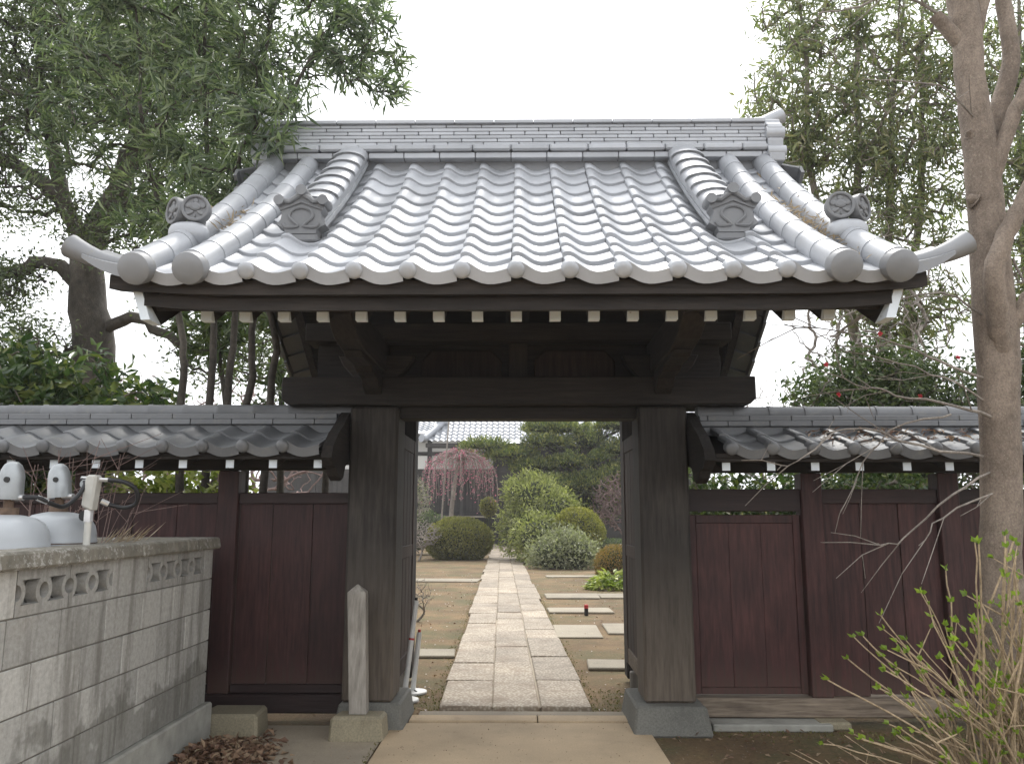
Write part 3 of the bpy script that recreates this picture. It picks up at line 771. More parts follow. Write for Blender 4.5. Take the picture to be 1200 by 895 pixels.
for sx in (-1, 1):
    for bk in (False, True):
        up, lo = slope_pts(-0.068, 14, bk, 0.07), slope_pts(-0.275, 14, bk, 0.10)
        xt, xb_ = GX + sx * 1.895, GX + sx * 1.842
        b = MB(); w = 0.042 * sx
        P = [[(xb_, *p) for p in lo], [(xb_ + w, *p) for p in lo], [(xt + w, *p) for p in up], [(xt, *p) for p in up], [(xb_, *p) for p in lo]]
        b.grid(P)
        for i in (0, len(up) - 1): b.add([q[i] for q in P[:4]], [(0, 1, 2, 3)])
        o = b.build('bargeboard', M['wood_y'], gate)
        if not bk:
            q = [(xb_ - 0.002 * sx, lo[0][0] - 0.004, lo[0][1]), (xb_ + w + 0.002 * sx, lo[0][0] - 0.004, lo[0][1]), (xt + w + 0.002 * sx, up[0][0] - 0.004, up[0][1] - 0.01), (xt - 0.002 * sx, up[0][0] - 0.004, up[0][1] - 0.01)]
            yf_ = up[0][0] - 0.004; yk_ = (lo[0][0] + .004, lo[0][0] + .004, up[0][0] + .004, up[0][0] + .004)
            MB().hexa([(p[0], yf_, p[2]) for p in q], [(p[0], k_, p[2]) for p, k_ in zip(q, yk_)]).build('painted_end', M['white'], o)

# --- frame: stones, pillars, beams, brackets
for sx in (-1, 1):
    c = GX + sx * 1.035
    a0, a1 = (c - 0.275, c + 0.255) if sx > 0 else (c - 0.22, c + 0.26)
    yf = 5.70 if sx > 0 else 5.80
    MB().hexa([(a0, yf, 0), (a1, yf, 0), (a1, 6.42, 0), (a0, 6.42, 0)], [(a0 + 0.03, min(yf + 0.055, 5.84), 0.185), (a1 - 0.03, min(yf + 0.055, 5.84), 0.185), (a1 - 0.03, 6.38, 0.185), (a0 + 0.03, 6.38, 0.185)]).build('base_stone', M['base_stone'], gate, bevel=0.014)
    part_box('pillar', M['pillar'], gate, c - 0.175, c + 0.175, 5.85, 6.20, 0.186, 2.222, 0.018)
    part_box('rear_post', M['wood_z'], gate, c - 0.10, c + 0.10, 7.42, 7.60, 0.05, 2.75, 0.01)
    part_box('tie_beam', M['wood_y'], gate, c - 0.06, c + 0.06, 6.21, 7.42, 1.86, 2.02, 0.008)
    for xo in (0.0,):
        b = MB().prism([(4.62, 2.60), (4.62, 2.70), (6.9, 2.70), (6.9, 2.47), (5.1, 2.47), (4.85, 2.50), (4.70, 2.56)], 'x', c + xo - 0.075, c + xo + 0.075)
        b.build('bracket_arm', M['wood_y'], gate, bevel=0.006)
    b = MB().prism([(5.10, 2.435), (5.02, 2.468), (5.798, 2.468), (5.798, 2.30), (5.70, 2.33), (5.62, 2.39), (5.45, 2.40), (5.36, 2.43)], 'x', c - 0.06, c + 0.06)
    b.build('carved_bracket', M['wood_y'], gate, bevel=0.005)
    b = MB().prism([(c - 0.16, 2.432), (c + 0.16, 2.432), (c + 0.24, 2.52), (c + 0.28, 2.60), (c - 0.28, 2.60), (c - 0.24, 2.52)], 'y', 5.86, 5.97)
    b.build('bracket_block', M['wood_x'], gate, bevel=0.008)
b = MB().prism([(GX - 1.70, 2.27), (GX - 1.655, 2.228), (GX + 1.655, 2.228), (GX + 1.70, 2.27), (GX + 1.70, 2.43), (GX - 1.70, 2.43)], 'y', 5.80, 6.22)
b.build('main_beam', M['wood_x'], gate, bevel=0.008)
part_box('lintel', M['wood_x'], gate, GX - 0.858, GX + 0.858, 5.93, 6.12, 2.140, 2.2265, 0.004)
part_box('upper_beam', M['wood_x'], gate, GX - 1.56, GX + 1.56, 5.86, 6.14, 2.705, 2.84, 0.006)
part_box('eave_purlin', M['wood_x'], gate, GX - 1.78, GX + 1.78, 4.72, 4.87, 2.705, 2.84, 0.006)
part_box('rear_purlin', M['wood_x'], gate, GX - 1.78, GX + 1.78, 7.12, 7.27, 2.705, 2.84, 0.006)
part_box('ridge_beam', M['wood_x'], gate, GX - 1.80, GX + 1.80, 5.92, 6.08, 3.68, 3.86, 0.006)
part_box('gable_board', M['wood_x'], gate, GX - 1.50, GX + 1.50, 6.02, 6.07, 2.432, 3.68, 0.002)
for sx in (-1, 1):
    b = MB().prism([(GX + sx * 0.42 - 0.30, 2.435), (GX + sx * 0.42 + 0.30, 2.435), (GX + sx * 0.42 + 0.30, 2.58), (GX + sx * 0.42 + 0.22, 2.66), (GX + sx * 0.42 - 0.22, 2.66), (GX + sx * 0.42 - 0.30, 2.58)], 'y', 5.985, 6.018)
    b.build('carved_panel', M['door'], gate, bevel=0.01)
part_box('strut', M['wood_z'], gate, GX - 0.07, GX + 0.07, 5.95, 6.018, 2.432, 2.704, 0.006)
part_box('strut', M['wood_z'], gate, GX - 0.09, GX + 0.09, 5.93, 6.018, 2.842, 3.679, 0.006)

# --- door leaves swung open to the rear
for sx in (-1, 1):
    xf = GX + sx * 0.925; x0, x1 = sorted((xf, xf + sx * 0.05))
    L0, L1, zb, zt = 6.25, 7.36, 0.20, 2.10
    leaf = part_box('door_leaf', M['door'], gate, x0 + 0.012, x1 - 0.012, L0 + 0.05, L1 - 0.05, zb + 0.08, zt - 0.05, 0.003)
    for a, e in ((L0, L0 + 0.09), (L1 - 0.09, L1)): part_box('stile', M['door'], leaf, x0, x1, a, e, zb, zt, 0.005)
    for za, ze in ((zb, zb + 0.13), (1.1, 1.2), (zt - 0.12, zt)): part_box('rail', M['sill'] if za == zb and sx > 0 else M['door'], leaf, x0 + 0.003, x1 - 0.003, L0 + 0.092, L1 - 0.092, za, ze, 0.005)
    for i in range(5):
        yy = L0 + 0.10 + i * 0.187
        part_box('board', M['door'], leaf, x0 + 0.008, x1 - 0.008, yy, yy + 0.176, zb + 0.131, 1.099, 0.004)
        part_box('board', M['door'], leaf, x0 + 0.008, x1 - 0.008, yy, yy + 0.176, 1.201, zt - 0.121, 0.004)
    part_box('hinge_post', M['wood_z'], gate, *sorted((GX + sx * 0.885, GX + sx * 1.02)), 6.205, 6.248, 0.19, 2.14, 0.004)
    part_box('door_stop', M['stake'], gate, *sorted((GX + sx * 0.9, GX + sx * 0.98)), 6.9, 6.98, 0.0, 0.199, 0.008)

# ================================================================== ROOFED FENCES beside the gate
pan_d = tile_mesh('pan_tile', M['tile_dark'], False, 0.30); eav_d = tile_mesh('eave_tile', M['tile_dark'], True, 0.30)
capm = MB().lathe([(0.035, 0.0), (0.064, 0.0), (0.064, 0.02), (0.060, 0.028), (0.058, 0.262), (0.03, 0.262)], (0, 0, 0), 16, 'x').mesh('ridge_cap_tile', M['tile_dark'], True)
fl_rng = random.Random(11)
def fence_roof(f, x0, x1, dz, tile0):
    ft = math.atan2(0.175, 0.56)
    rf = MB().prism([(5.42, 1.828 + dz), (5.98, 2.003 + dz), (6.54, 1.828 + dz), (6.54, 1.800 + dz), (5.98, 1.975 + dz), (5.42, 1.800 + dz)], 'x', x0, x1).build('fence_roof', M['wood_x'], f)
    n = int((x1 - x0) / TW)
    for k in range(n + 1):
        X = tile0 + k * TW
        if X > x1 - 0.05 or X < x0 - 0.02: continue
        for r_ in range(2):
            a = r_ * 0.27; Y = 5.385 + a * math.cos(ft); Z = 1.850 + dz + a * math.sin(ft)
            put('eave_tile' if r_ == 0 else 'pan_tile', eav_d if r_ == 0 else pan_d, rf, (X + fl_rng.uniform(-.002, .002), Y, Z), (ft - 0.06, 0, fl_rng.uniform(-.006, .006)))
    xs = np.arange(x0, x1, 0.0331); P = []
    for (yy, zz) in ((6.60, 1.86), (6.0, 2.04)): P.append([(x, yy, zz + dz + hprof((x - tile0) % TW)) for x in xs])
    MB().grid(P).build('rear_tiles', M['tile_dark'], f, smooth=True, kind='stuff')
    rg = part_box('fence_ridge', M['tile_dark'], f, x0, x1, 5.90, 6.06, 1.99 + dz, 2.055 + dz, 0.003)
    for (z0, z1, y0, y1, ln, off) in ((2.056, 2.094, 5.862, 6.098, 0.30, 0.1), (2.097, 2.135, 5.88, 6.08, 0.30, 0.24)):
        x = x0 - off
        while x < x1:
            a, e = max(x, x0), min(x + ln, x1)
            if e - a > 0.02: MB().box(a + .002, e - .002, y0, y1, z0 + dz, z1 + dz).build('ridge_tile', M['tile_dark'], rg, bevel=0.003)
            x += ln
    x = x0
    while x < x1 - 0.1:
        put('ridge_cap_tile', capm, rg, (x, 5.98, 2.152 + dz), (0, 0, 0)); x += 0.2585
    part_box('eave_board', M['wood_x'], f, x0, x1, 5.43, 5.47, 1.775 + dz, 1.7995 + dz, 0.003)
    x = x0 + 0.09
    rfm = MB().hexa([(-.025, 5.49, 1.690), (.025, 5.49, 1.690), (.025, 6.0, 1.85), (-.025, 6.0, 1.85)], [(-.025, 5.49, 1.741), (.025, 5.49, 1.741), (.025, 6.0, 1.901), (-.025, 6.0, 1.901)]).mesh('rafter', M['wood_y'])
    rem = MB().box(-.0265, .0265, 5.483, 5.4895, 1.6885, 1.7425).mesh('painted_end', M['white'])
    while x < x1:
        xx = x + fl_rng.uniform(-.012, .012)
        o = put('rafter', rfm, f, (xx, 0, dz + 0.031)); put('painted_end', rem, o, (xx, 0, dz + 0.031))
        x += 0.295
    part_box('eave_beam', M['wood_x'], f, x0, x1, 6.02, 6.14, 1.735 + dz, 1.86 + dz, 0.004)

# right-hand fence
fr_ = thing('roofed_fence', (3.2, 6.1, 0), 'brown boarded fence with tiled coping and a small wicket door, behind the speckled trunk', 'fence', 'tiled fences flanking the gate')
fence_roof(fr_, 1.275, 5.6, 0.02, 1.35)
part_box('sill', M['sill'], fr_, 1.19, 5.6, 6.02, 6.20, 0.055, 0.185, 0.010)
for px_ in (2.03, 3.02, 3.98, 4.94):
    part_box('post', M['panel'], fr_, px_, px_ + 0.15, 6.035, 6.185, 0.186, 1.75, 0.006)
for a, e in ((1.205, 2.028), (2.182, 3.018), (3.172, 3.978), (4.132, 4.938)):
    part_box('top_rail', M['panel_x'], fr_, a, e, 6.06, 6.16, 1.53 if a > 2 else 1.475, 1.635, 0.005)
door = part_box('wicket_door', M['panel'], fr_, 1.215, 2.02, 6.105, 6.145, 0.20, 1.45, 0.003)
for a, e, z0, z1 in ((1.215, 1.265, 0.20, 1.45), (1.97, 2.02, 0.20, 1.45), (1.267, 1.968, 1.39, 1.45), (1.267, 1.968, 0.20, 0.245)):
    part_box('frame', M['panel'], door, a, e, 6.085, 6.104, z0, z1, 0.003)
for i in range(3):
    part_box('board', M['panel'], door, 1.268 + i * 0.234, 1.268 + i * 0.234 + 0.2325, 6.094, 6.1045, 0.246, 1.389, 0.0015)
for a, e in ((2.182, 3.018), (3.172, 3.978), (4.132, 4.938)):
    w = (e - a) / 3
    for i in range(3): part_box('board', M['panel'], fr_, a + i * w + 0.0025, a + (i + 1) * w - 0.0025, 6.09 + 0.004 * (i % 2), 6.115, 0.187 + 0.012 * (i % 2), 1.575, 0.003)
part_box('footing', M['footing'], fr_, 1.29, 2.10, 5.86, 6.10, 0.0, 0.050, 0.008)
part_box('footing_block', M['stake_stone'], fr_, 2.02, 2.24, 5.90, 6.12, 0.0, 0.054, 0.012)
part_box('footing_block', M['stake_stone'], fr_, 3.4, 3.66, 5.92, 6.12, 0.0, 0.054, 0.012)
# left-hand fence
fl_ = thing('roofed_fence', (-3.0, 6.1, 0), 'brown boarded fence with tiled coping, behind the concrete block wall', 'fence', 'tiled fences flanking the gate')
fence_roof(fl_, -5.6, -1.335, 0.04, -1.60 - 15 * TW)
part_box('sill', M['panel_x'], fl_, -5.6, -1.255, 6.02, 6.20, 0.075, 0.20, 0.010)
for px_ in (-2.235, -3.30, -4.35):
    part_box('post', M['panel'], fl_, px_, px_ + 0.15, 6.035, 6.185, 0.202, 1.77, 0.006)
for a, e in ((-2.082, -1.262), (-3.148, -2.238), (-4.198, -3.302)):
    part_box('top_rail', M['panel_x'], fl_, a, e, 6.06, 6.16, 1.53, 1.61, 0.005)
    part_box('bottom_rail', M['panel_x'], fl_, a, e, 6.07, 6.15, 0.203, 0.26, 0.004)
    for i, (u0, u1) in enumerate(((0, .30), (.30, .66), (.66, 1))):
        part_box('board', M['panel'], fl_, a + (e - a) * u0 + 0.002, a + (e - a) * u1 - 0.002, 6.09 + 0.004 * (i % 2), 6.115, 0.262, 1.575, 0.003)
# gable brackets of the fence roofs against the gate pillars
for f, sx, X, dz in ((fr_, 1, 1.225, 0.02), (fl_, -1, -1.285, 0.04)):
    e = [(5.40, 1.86), (5.36, 1.78), (5.43, 1.73), (5.52, 1.72), (5.56, 1.67), (5.66, 1.64), (5.74, 1.67), (5.80, 1.75), (5.98, 1.80)]
    poly = e + [(5.98, 2.17), (5.86, 2.12), (5.70, 2.03), (5.55, 1.96)]
    MB().prism([(a, b_ + dz) for a, b_ in poly], 'x', X - 0.035, X + 0.035).build('bargeboard', M['wood_y'], f)

# ================================================================== CONCRETE BLOCK WALL
wall = thing('block_wall', (-2.12, 4.0, 0), 'grey concrete block wall with pierced ring pattern blocks and mossy coping', 'wall')
WX, WT = -2.05, 0.12
part_box('footing', M['footing'], wall, WX - WT - 0.05, WX + 0.035, 1.2, 5.56, 0.0, 0.255, 0.01)
part_box('mortar_core', M['mortar'], wall, WX - WT + 0.006, WX - 0.006, 1.2, 5.50, 0.255, 1.040, 0.0)
part_box('mortar_core', M['mortar'], wall, -3.6, WX - WT - 0.002, 5.396, 5.50, 0.10, 1.228, 0.0)
bm_full = MB().box(-WT, 0, 0.004, 0.392, 0, 0.1885).mesh('block', M['block'], bevel=0.003)
Y_END = 5.52
for c_ in range(4):
    z0 = 0.258 + c_ * 0.1955
    off = 0.0 if c_ % 2 == 0 else 0.196
    y = Y_END - off if c_ % 2 else Y_END
    if off: MB().box(WX - WT, WX, Y_END - off + 0.004, Y_END - 0.002, z0, z0 + 0.1885).build('block', M['block'], wall, bevel=0.003)
    y = Y_END - off
    while y > 1.6:
        y -= 0.396; put('block', bm_full, wall, (WX + random.uniform(-.001, .001), y, z0))
    for xk in range(3): MB().box(WX - WT - 0.392 - xk * 0.396, WX - WT - 0.004 - xk * 0.396, 5.392, 5.504, z0, z0 + 0.1885).build('block', M['block'], wall, bevel=0.003)
# pierced blocks: outlines with holes, extruded
def curve_mesh(name, loops, depth, mat):
    cu = bpy.data.curves.new(name, 'CURVE'); cu.dimensions = '2D'; cu.fill_mode = 'BOTH'; cu.extrude = depth / 2
    for lp in loops:
        sp = cu.splines.new('POLY'); sp.points.add(len(lp) - 1)
        for p_, q in zip(sp.points, lp): p_.co = (q[0], q[1], 0, 1)
        sp.use_cyclic_u = True
    ob = bpy.data.objects.new('tmp', cu); COL.objects.link(ob)
    dg = bpy.context.evaluated_depsgraph_get()
    me = bpy.data.meshes.new_from_object(ob.evaluated_get(dg))
    bpy.data.objects.remove(ob); bpy.data.curves.remove(cu)
    me.name = name; me.materials.clear(); me.materials.append(mat); return me
BW, BH = 0.388, 0.1885
def arc(cx, cy, r, a0, a1, n=10): return [(cx + r * math.cos(R(a)), cy + r * math.sin(R(a))) for a in np.linspace(a0, a1, n)]
cy = BH / 2; rr_, ro = 0.034, 0.060; c0, c1, c2 = 0.0, BW / 2, BW
def hour(xa, xb):            # hourglass hole between two rings
    return arc(xa, cy, ro, -58, 58) + arc(xb, cy, ro, 122, 238)
outer = [(0, 0), (BW, 0)] + [(BW, cy - rr_)] + arc(BW, cy, rr_, 268, 92) + [(BW, BH), (0, BH), (0, cy + rr_)] + arc(0, cy, rr_, 88, -88) + [(0, cy - rr_)]
loops = [outer, hour(c0, c1), arc(c1, cy, rr_, 0, 340, 18), hour(c1, c2)]
pm = curve_mesh('pierced_block', loops, 0.05, M['block'])
back = MB().box(0, 0.0, 0, 0, 0, 0)
zd = 0.258 + 4 * 0.1955
edges = [5.52, 5.374, 4.966, 4.566, 4.180, 3.784, 3.386, 2.99, 2.594, 2.198]
for i, (e, a) in enumerate(zip(edges[:-1], edges[1:])):
    if i in (1, 2, 4, 5, 7):
        w = e - a - 0.006
        o = put('pierced_block', pm, wall, (WX - 0.026, a + 0.003, zd), (R(90), 0, R(90)), (w / BW, 1, 1))
        part_box('block_backing', M['block'], wall, WX - WT, WX - 0.062, a + 0.003, e - 0.003, zd, zd + BH, 0.0)
    else:
        MB().box(WX - WT, WX, a + 0.003, e - 0.003, zd, zd + BH).build('block', M['block'], wall, bevel=0.003)
for xk in range(3): MB().box(WX - WT - 0.392 - xk * 0.396, WX - WT - 0.004 - xk * 0.396, 5.392, 5.504, zd, zd + BH).build('block', M['block'], wall, bevel=0.003)
zc0 = zd + BH + 0.002
cl_ = [5.545, 5.0, 4.42, 3.82, 3.22, 2.6, 2.0]
for e, a in zip(cl_[:-1], cl_[1:]):
    w0, w1 = (WX - WT - 0.045, WX + 0.045)
    MB().hexa([(w0, a + .002, zc0), (w1, a + .002, zc0), (w1, e - .002, zc0), (w0, e - .002, zc0)],
              [(w0, a + .002, zc0 + 0.075), (w1 - 0.012, a + .002, zc0 + 0.072), (w1 - 0.012, e - .002, zc0 + 0.072), (w0, e - .002, zc0 + 0.075)]).build('coping', M['cap'], wall, bevel=0.010)
for k in range(3):
    a = WX - WT - 0.048 - k * 0.6
    part_box('coping', M['cap'], wall, a - 0.596, a, 5.345, 5.548, zc0, zc0 + 0.073, 0.010)

# ================================================================== SMALL THINGS BY THE WALL AND PILLARS
def stone_block(name, q0, h, mat, label, cat):
    MB().hexa([(a, b_, 0.0) for a, b_ in q0], [(a + (0.012 if i in (0, 3) else -0.012), b_ + (0.012 if i < 2 else -0.012), h) for i, (a, b_) in enumerate(q0)]).build(name, mat, None, bevel=0.018, label=label, cat=cat)
stone_block('step_stone', [(-2.15, 5.58), (-1.72, 5.58), (-1.74, 5.90), (-2.12, 5.90)], 0.165, M['stake_stone'], 'squared pale stone block lying at the end of the block wall', 'stone')
stone_block('foot_stone', [(-1.255, 5.53), (-0.90, 5.53), (-0.89, 5.745), (-1.23, 5.745)], 0.165, M['stake_stone'], 'rough yellowish stone block carrying the grey wooden stake', 'stone')
st = MB(); P0 = [(-1.135, 5.60), (-1.020, 5.60), (-1.020, 5.70), (-1.135, 5.70)]; P1 = [(-1.190, 5.70), (-1.065, 5.70), (-1.065, 5.80), (-1.190, 5.80)]
lo_ = [(a, b_, 0.166) for a, b_ in P0]; hi = [(a, b_, 0.93) for a, b_ in P1]; tp = (-1.128, 5.75, 0.985)
st.add(lo_ + hi + [tp], [(3, 2, 1, 0), (0, 1, 5, 4), (1, 2, 6, 5), (2, 3, 7, 6), (3, 0, 4, 7), (4, 5, 8), (5, 6, 8), (6, 7, 8), (7, 4, 8)])
st.build('wooden_stake', M['stake'], None, bevel=0.004, label='grey weathered wooden stake with pointed top leaning on the left pillar', cat='stake')

def stand(x, y, tx, ty, h, label, band):
    s_ = thing('pole_stand', (x, y, 0), label, 'pole stand', 'white pole stands by the open left door')
    zt = 0.005
    MB().lathe([(0.02, 0.034), (0.115, 0.022), (0.118, 0.012), (0.114, 0.004), (0.02, 0.002)], (x, y, 0), 28).build('base', M['whiteplastic'], s_, smooth=True)
    MB().tube([(x, y, 0.02), (tx, ty, h)], 0.021, 14).build('pole', M['whiteplastic'], s_, smooth=True)
    MB().tube([(x + (tx - x) * 0.995, y + (ty - y) * 0.995, h * 0.995), (tx, ty, h + 0.025)], 0.012, 8).build('tip', M['black'] if band else M['red'], s_, smooth=True)
    if band:
        u = 0.60; MB().tube([(x + (tx - x) * u, y + (ty - y) * u, h * u), (x + (tx - x) * (u + .02), y + (ty - y) * (u + .02), h * (u + .02))], 0.023, 14).build('band', M['red'], s_, smooth=True)
    MB().tube([(x - 0.05, y - 0.06, 0.03), (x - 0.02, y - 0.03, 0.035)], 0.007, 6).build('bolt', M['black'], s_)
    MB().tube([(x + 0.04, y - 0.06, 0.028), (x + 0.02, y - 0.04, 0.032)], 0.007, 6).build('bolt', M['black'], s_)
stand(-0.935, 6.75, -0.868, 6.88, 0.76, 'taller white pole on a round white base with a red band', True)
stand(-0.905, 7.05, -0.872, 7.16, 0.47, 'shorter white pole on a round white base, behind the taller one', False)

def lp_cylinder(x, y, z_off, label, tilt):
    c = thing('gas_cylinder', (x, y, 0), label, 'gas cylinder', 'gas cylinders behind the block wall')
    part_box('plinth', M['footing'], c, x - 0.19, x + 0.19, y - 0.17, y + 0.17, 0, 0.10 + z_off, 0.01)
    b0 = 0.10 + z_off
    body = MB().lathe([(0.12, 0.0), (0.165, 0.02), (0.185, 0.08), (0.185, 1.20 - 0.02), (0.188, 1.205), (0.188, 1.215), (0.185, 1.222), (0.184, 1.25), (0.176, 1.285), (0.155, 1.32), (0.115, 1.345), (0.07, 1.356), (0.045, 1.36)], (x, y, b0), 40)
    bo = body.build('body', M['gas'], c, smooth=True, ang=60)
    MB().lathe([(0.1862, 1.2), (0.1888, 1.203), (0.1888, 1.2065), (0.1862, 1.208)], (x, y, b0), 40).build('weld_seam', M['rust'], bo, smooth=True)
    MB().lathe([(0.045, 1.352), (0.045, 1.39), (0.035, 1.393)], (x, y, b0), 24).build('collar', M['rust'], bo, smooth=True)
    MB().lathe([(0.022, 1.39), (0.022, 1.47)], (x, y, b0), 12).build('valve', M['rust'], bo, smooth=True)
    MB().tube([(x, y, b0 + 1.435), (x + 0.075, y - 0.01, b0 + 1.440)], 0.014, 10).build('valve_outlet', M['metal'], bo, smooth=True)
    prof = [(0.050, 1.435), (0.055, 1.430), (0.056, 1.46), (0.053, 1.535), (0.048, 1.565), (0.036, 1.590), (0.018, 1.604), (0.006, 1.606)]
    cp = MB().lathe(prof, (0, 0, -1.43), 24).build('valve_cap', M['gas_cap'], c, smooth=True, ang=60, origin=(0, 0, 0))
    cp.location = Vector((x, y, b0 + 1.43)) - WLOC[c.name]; cp.rotation_euler = (0, tilt, 0)
    WLOC[cp.name] = Vector((x, y, b0 + 1.43))
    MB().lathe([(0.013, -0.006), (0.013, 0.002), (0.004, 0.0025)], (0.012, -0.0545, 0.09), 14, 'y').build('cap_hole', M['black'], cp, origin=(0, 0, 0)).location = (0, 0, 0)
lp_cylinder(-2.375, 3.80, -0.01, 'grey gas cylinder with galvanised valve cap, further from the regulator post', R(2))
lp_cylinder(-2.365, 4.20, 0.005, 'grey gas cylinder with bluish tilted valve cap, next to the regulator post', R(-6))
rg_ = thing('gas_regulator', (-2.125, 4.02, 0), 'cream gas regulator on a pale pipe with black rubber hoses', 'regulator')
RX, RY = -2.125 + 0.0, 4.06
MB().tube([(RX - 0.01, RY, 0.0), (RX - 0.01, RY, 1.42)], 0.0165, 12).build('pipe', M['pale'], rg_, smooth=True)
MB().tube([(RX - 0.01, RY, 1.415), (RX - 0.01, RY, 1.475)], 0.022, 8).build('union', M['metal'], rg_, smooth=True)
MB().prism([(RX - 0.038, 1.49), (RX + 0.016, 1.465), (RX + 0.030, 1.62), (RX + 0.028, 1.645), (RX - 0.022, 1.645), (RX - 0.030, 1.60)], 'y', RY - 0.035, RY + 0.035).build('regulator_body', M['pale'], rg_, bevel=0.01)
MB().tube([(RX - 0.035, RY - 0.02, 1.60), (RX - 0.035, RY + 0.02, 1.60)], 0.022, 12).build('dial', M['gas_cap'], rg_, smooth=True)
MB().tube([(RX - 0.06, RY, 1.628), (RX - 0.025, RY, 1.628)], 0.011, 8).build('fitting', M['metal'], rg_, smooth=True)
MB().tube([(RX + 0.025, RY, 1.622), (RX + 0.075, RY, 1.620)], 0.010, 8).build('fitting', M['metal'], rg_, smooth=True)
MB().tube([(RX - 0.045, RY + .02, 1.445), (RX - 0.045, RY + .05, 1.445)], 0.026, 14).build('knob', M['black'], rg_, smooth=True)
hose, hr = smooth_path([(-2.30, 3.79, 1.530), (-2.24, 3.80, 1.527), (-2.20, 3.86, 1.497), (-2.185, 3.93, 1.49), (-2.165, 4.0, 1.54), (-2.155, 4.04, 1.60), (RX - 0.06, RY, 1.628)], 0.0105, 5)
MB().tube(hose, 0.0105, 10).build('hose', M['rubber'], rg_, smooth=True)
hose, hr = smooth_path([(RX + 0.075, RY, 1.620), (-1.98, RY, 1.612), (-1.925, RY + .03, 1.575), (-1.93, RY + .06, 1.51), (-1.99, RY + .07, 1.485), (-2.06, RY + .05, 1.50), (-2.10, RY + .03, 1.52)], 0.0105, 5)
MB().tube(hose, 0.0105, 10).build('hose', M['rubber'], rg_, smooth=True)
MB().tube([(-2.095, RY + .03, 1.518), (-2.065, RY + .047, 1.502)], 0.0135, 8).build('ferrule', M['metal'], rg_, smooth=True)
MB().tube([(-2.245, 3.80, 1.528), (-2.215, 3.835, 1.510)], 0.0135, 8).build('ferrule', M['metal'], rg_, smooth=True)

# ================================================================== VEGETATION
def sample_ells(n, ells, shell=0.0):
    vol = np.array([e[1][0] * e[1][1] * e[1][2] for e in ells]) ** 0.8
    cnt = rng.multinomial(n, vol / vol.sum())
    return np.concatenate([ell_points(k, e[0], e[1], shell)[0] for k, e in zip(cnt, ells) if k])
def tree(name, label, cat, base, limbs, ells, ntips, per, ln, wd, bark, leaf, group=None, spread=0.14, droop=0.2, out=0.9, r_tip=0.005, rmax=0.07,
         seg=3, shell=0.0, trunk_sides=12, wob=0.0, wig=0.12, crown='crown', along=0.25):
    t = thing(name, base, label, cat, group); o = np.array(base)
    b = MB()
    for pts, rad in limbs:
        sp, r_ = smooth_path(pts, rad, 4, wob); b.tube(sp, r_, trunk_sides)
    tips = sample_ells(ntips, ells, shell)
    V, F, T, D = branches(limbs_nodes(limbs), tips, seg, wig, r_tip, 0.42, rmax)
    n0 = len(b.v); v = np.concatenate([np.array(b.v).reshape(-1, 3), V]) if n0 else V
    me = bpy.data.meshes.new('trunk'); me.from_pydata([tuple(q) for q in (v - o)], [], list(b.f) + [tuple(q) for q in (F + n0).tolist()])
    me.shade_smooth(); me.materials.append(bark); put('trunk', me, t, o)
    if per:
        k = len(T); idx = np.repeat(np.arange(k), per)
        pos = T[idx] - D[idx] * (rng.random((k * per, 1)) * along) + rng.normal(size=(k * per, 3)) * spread
        d = D[idx] * out + rng.normal(size=(k * per, 3)) * 0.75 + np.array([0, 0, -droop])
        put_leaves(crown, t, pos, d, ln, wd, leaf)
    return t, T, D
def shrub(name, label, base, ells, n, ln, wd, leaf, bark, group=None, cat='shrub', shell=0.8, core=0.86, facing=True, jit=0.05, droop=0.0):
    """dense clipped or bushy shrub: leaves set in an outer shell over a solid dark core with a few stems"""
    t = thing(name, base, label, cat, group); o = np.array(base)
    b = MB()
    for c, r_ in ells:
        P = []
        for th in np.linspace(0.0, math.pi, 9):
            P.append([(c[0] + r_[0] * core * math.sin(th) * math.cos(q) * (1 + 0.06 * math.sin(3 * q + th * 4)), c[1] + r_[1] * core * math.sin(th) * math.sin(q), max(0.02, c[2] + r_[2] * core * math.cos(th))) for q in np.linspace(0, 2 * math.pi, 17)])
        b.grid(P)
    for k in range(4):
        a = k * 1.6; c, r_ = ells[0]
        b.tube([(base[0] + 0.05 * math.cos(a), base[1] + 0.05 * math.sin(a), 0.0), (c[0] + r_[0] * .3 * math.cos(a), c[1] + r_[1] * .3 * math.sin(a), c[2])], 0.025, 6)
    b.build('dark_core', M['inner'], t, smooth=True)
    vol = np.array([(e[1][0] * e[1][1] + e[1][0] * e[1][2] + e[1][1] * e[1][2]) for e in ells]); cnt = rng.multinomial(n, vol / vol.sum())
    pos, dr = [], []
    for k, (c, r_) in zip(cnt, ells):
        p, d = ell_points(k, c, r_, shell)
        nz = 0.5 * np.sin(d[:, 0] * 9 + c[0] * 5) * np.sin(d[:, 1] * 8) + 0.5 * np.sin(d[:, 2] * 11 + d[:, 0] * 6)
        p = p + d * (nz * jit)[:, None] * np.mean(r_) + rng.normal(size=p.shape) * jit * 0.4
        pos.append(p); dr.append(norm(d / np.array(r_)))
    pos, dr = np.concatenate(pos), np.concatenate(dr); keep = pos[:, 2] > 0.02; pos, dr = pos[keep], dr[keep]
    d = dr + rng.normal(size=dr.shape) * 0.8 + np.array([0, 0, 0.25 - droop])
    put_leaves('foliage', t, pos, d, ln, wd, leaf, facing=dr)
    return t

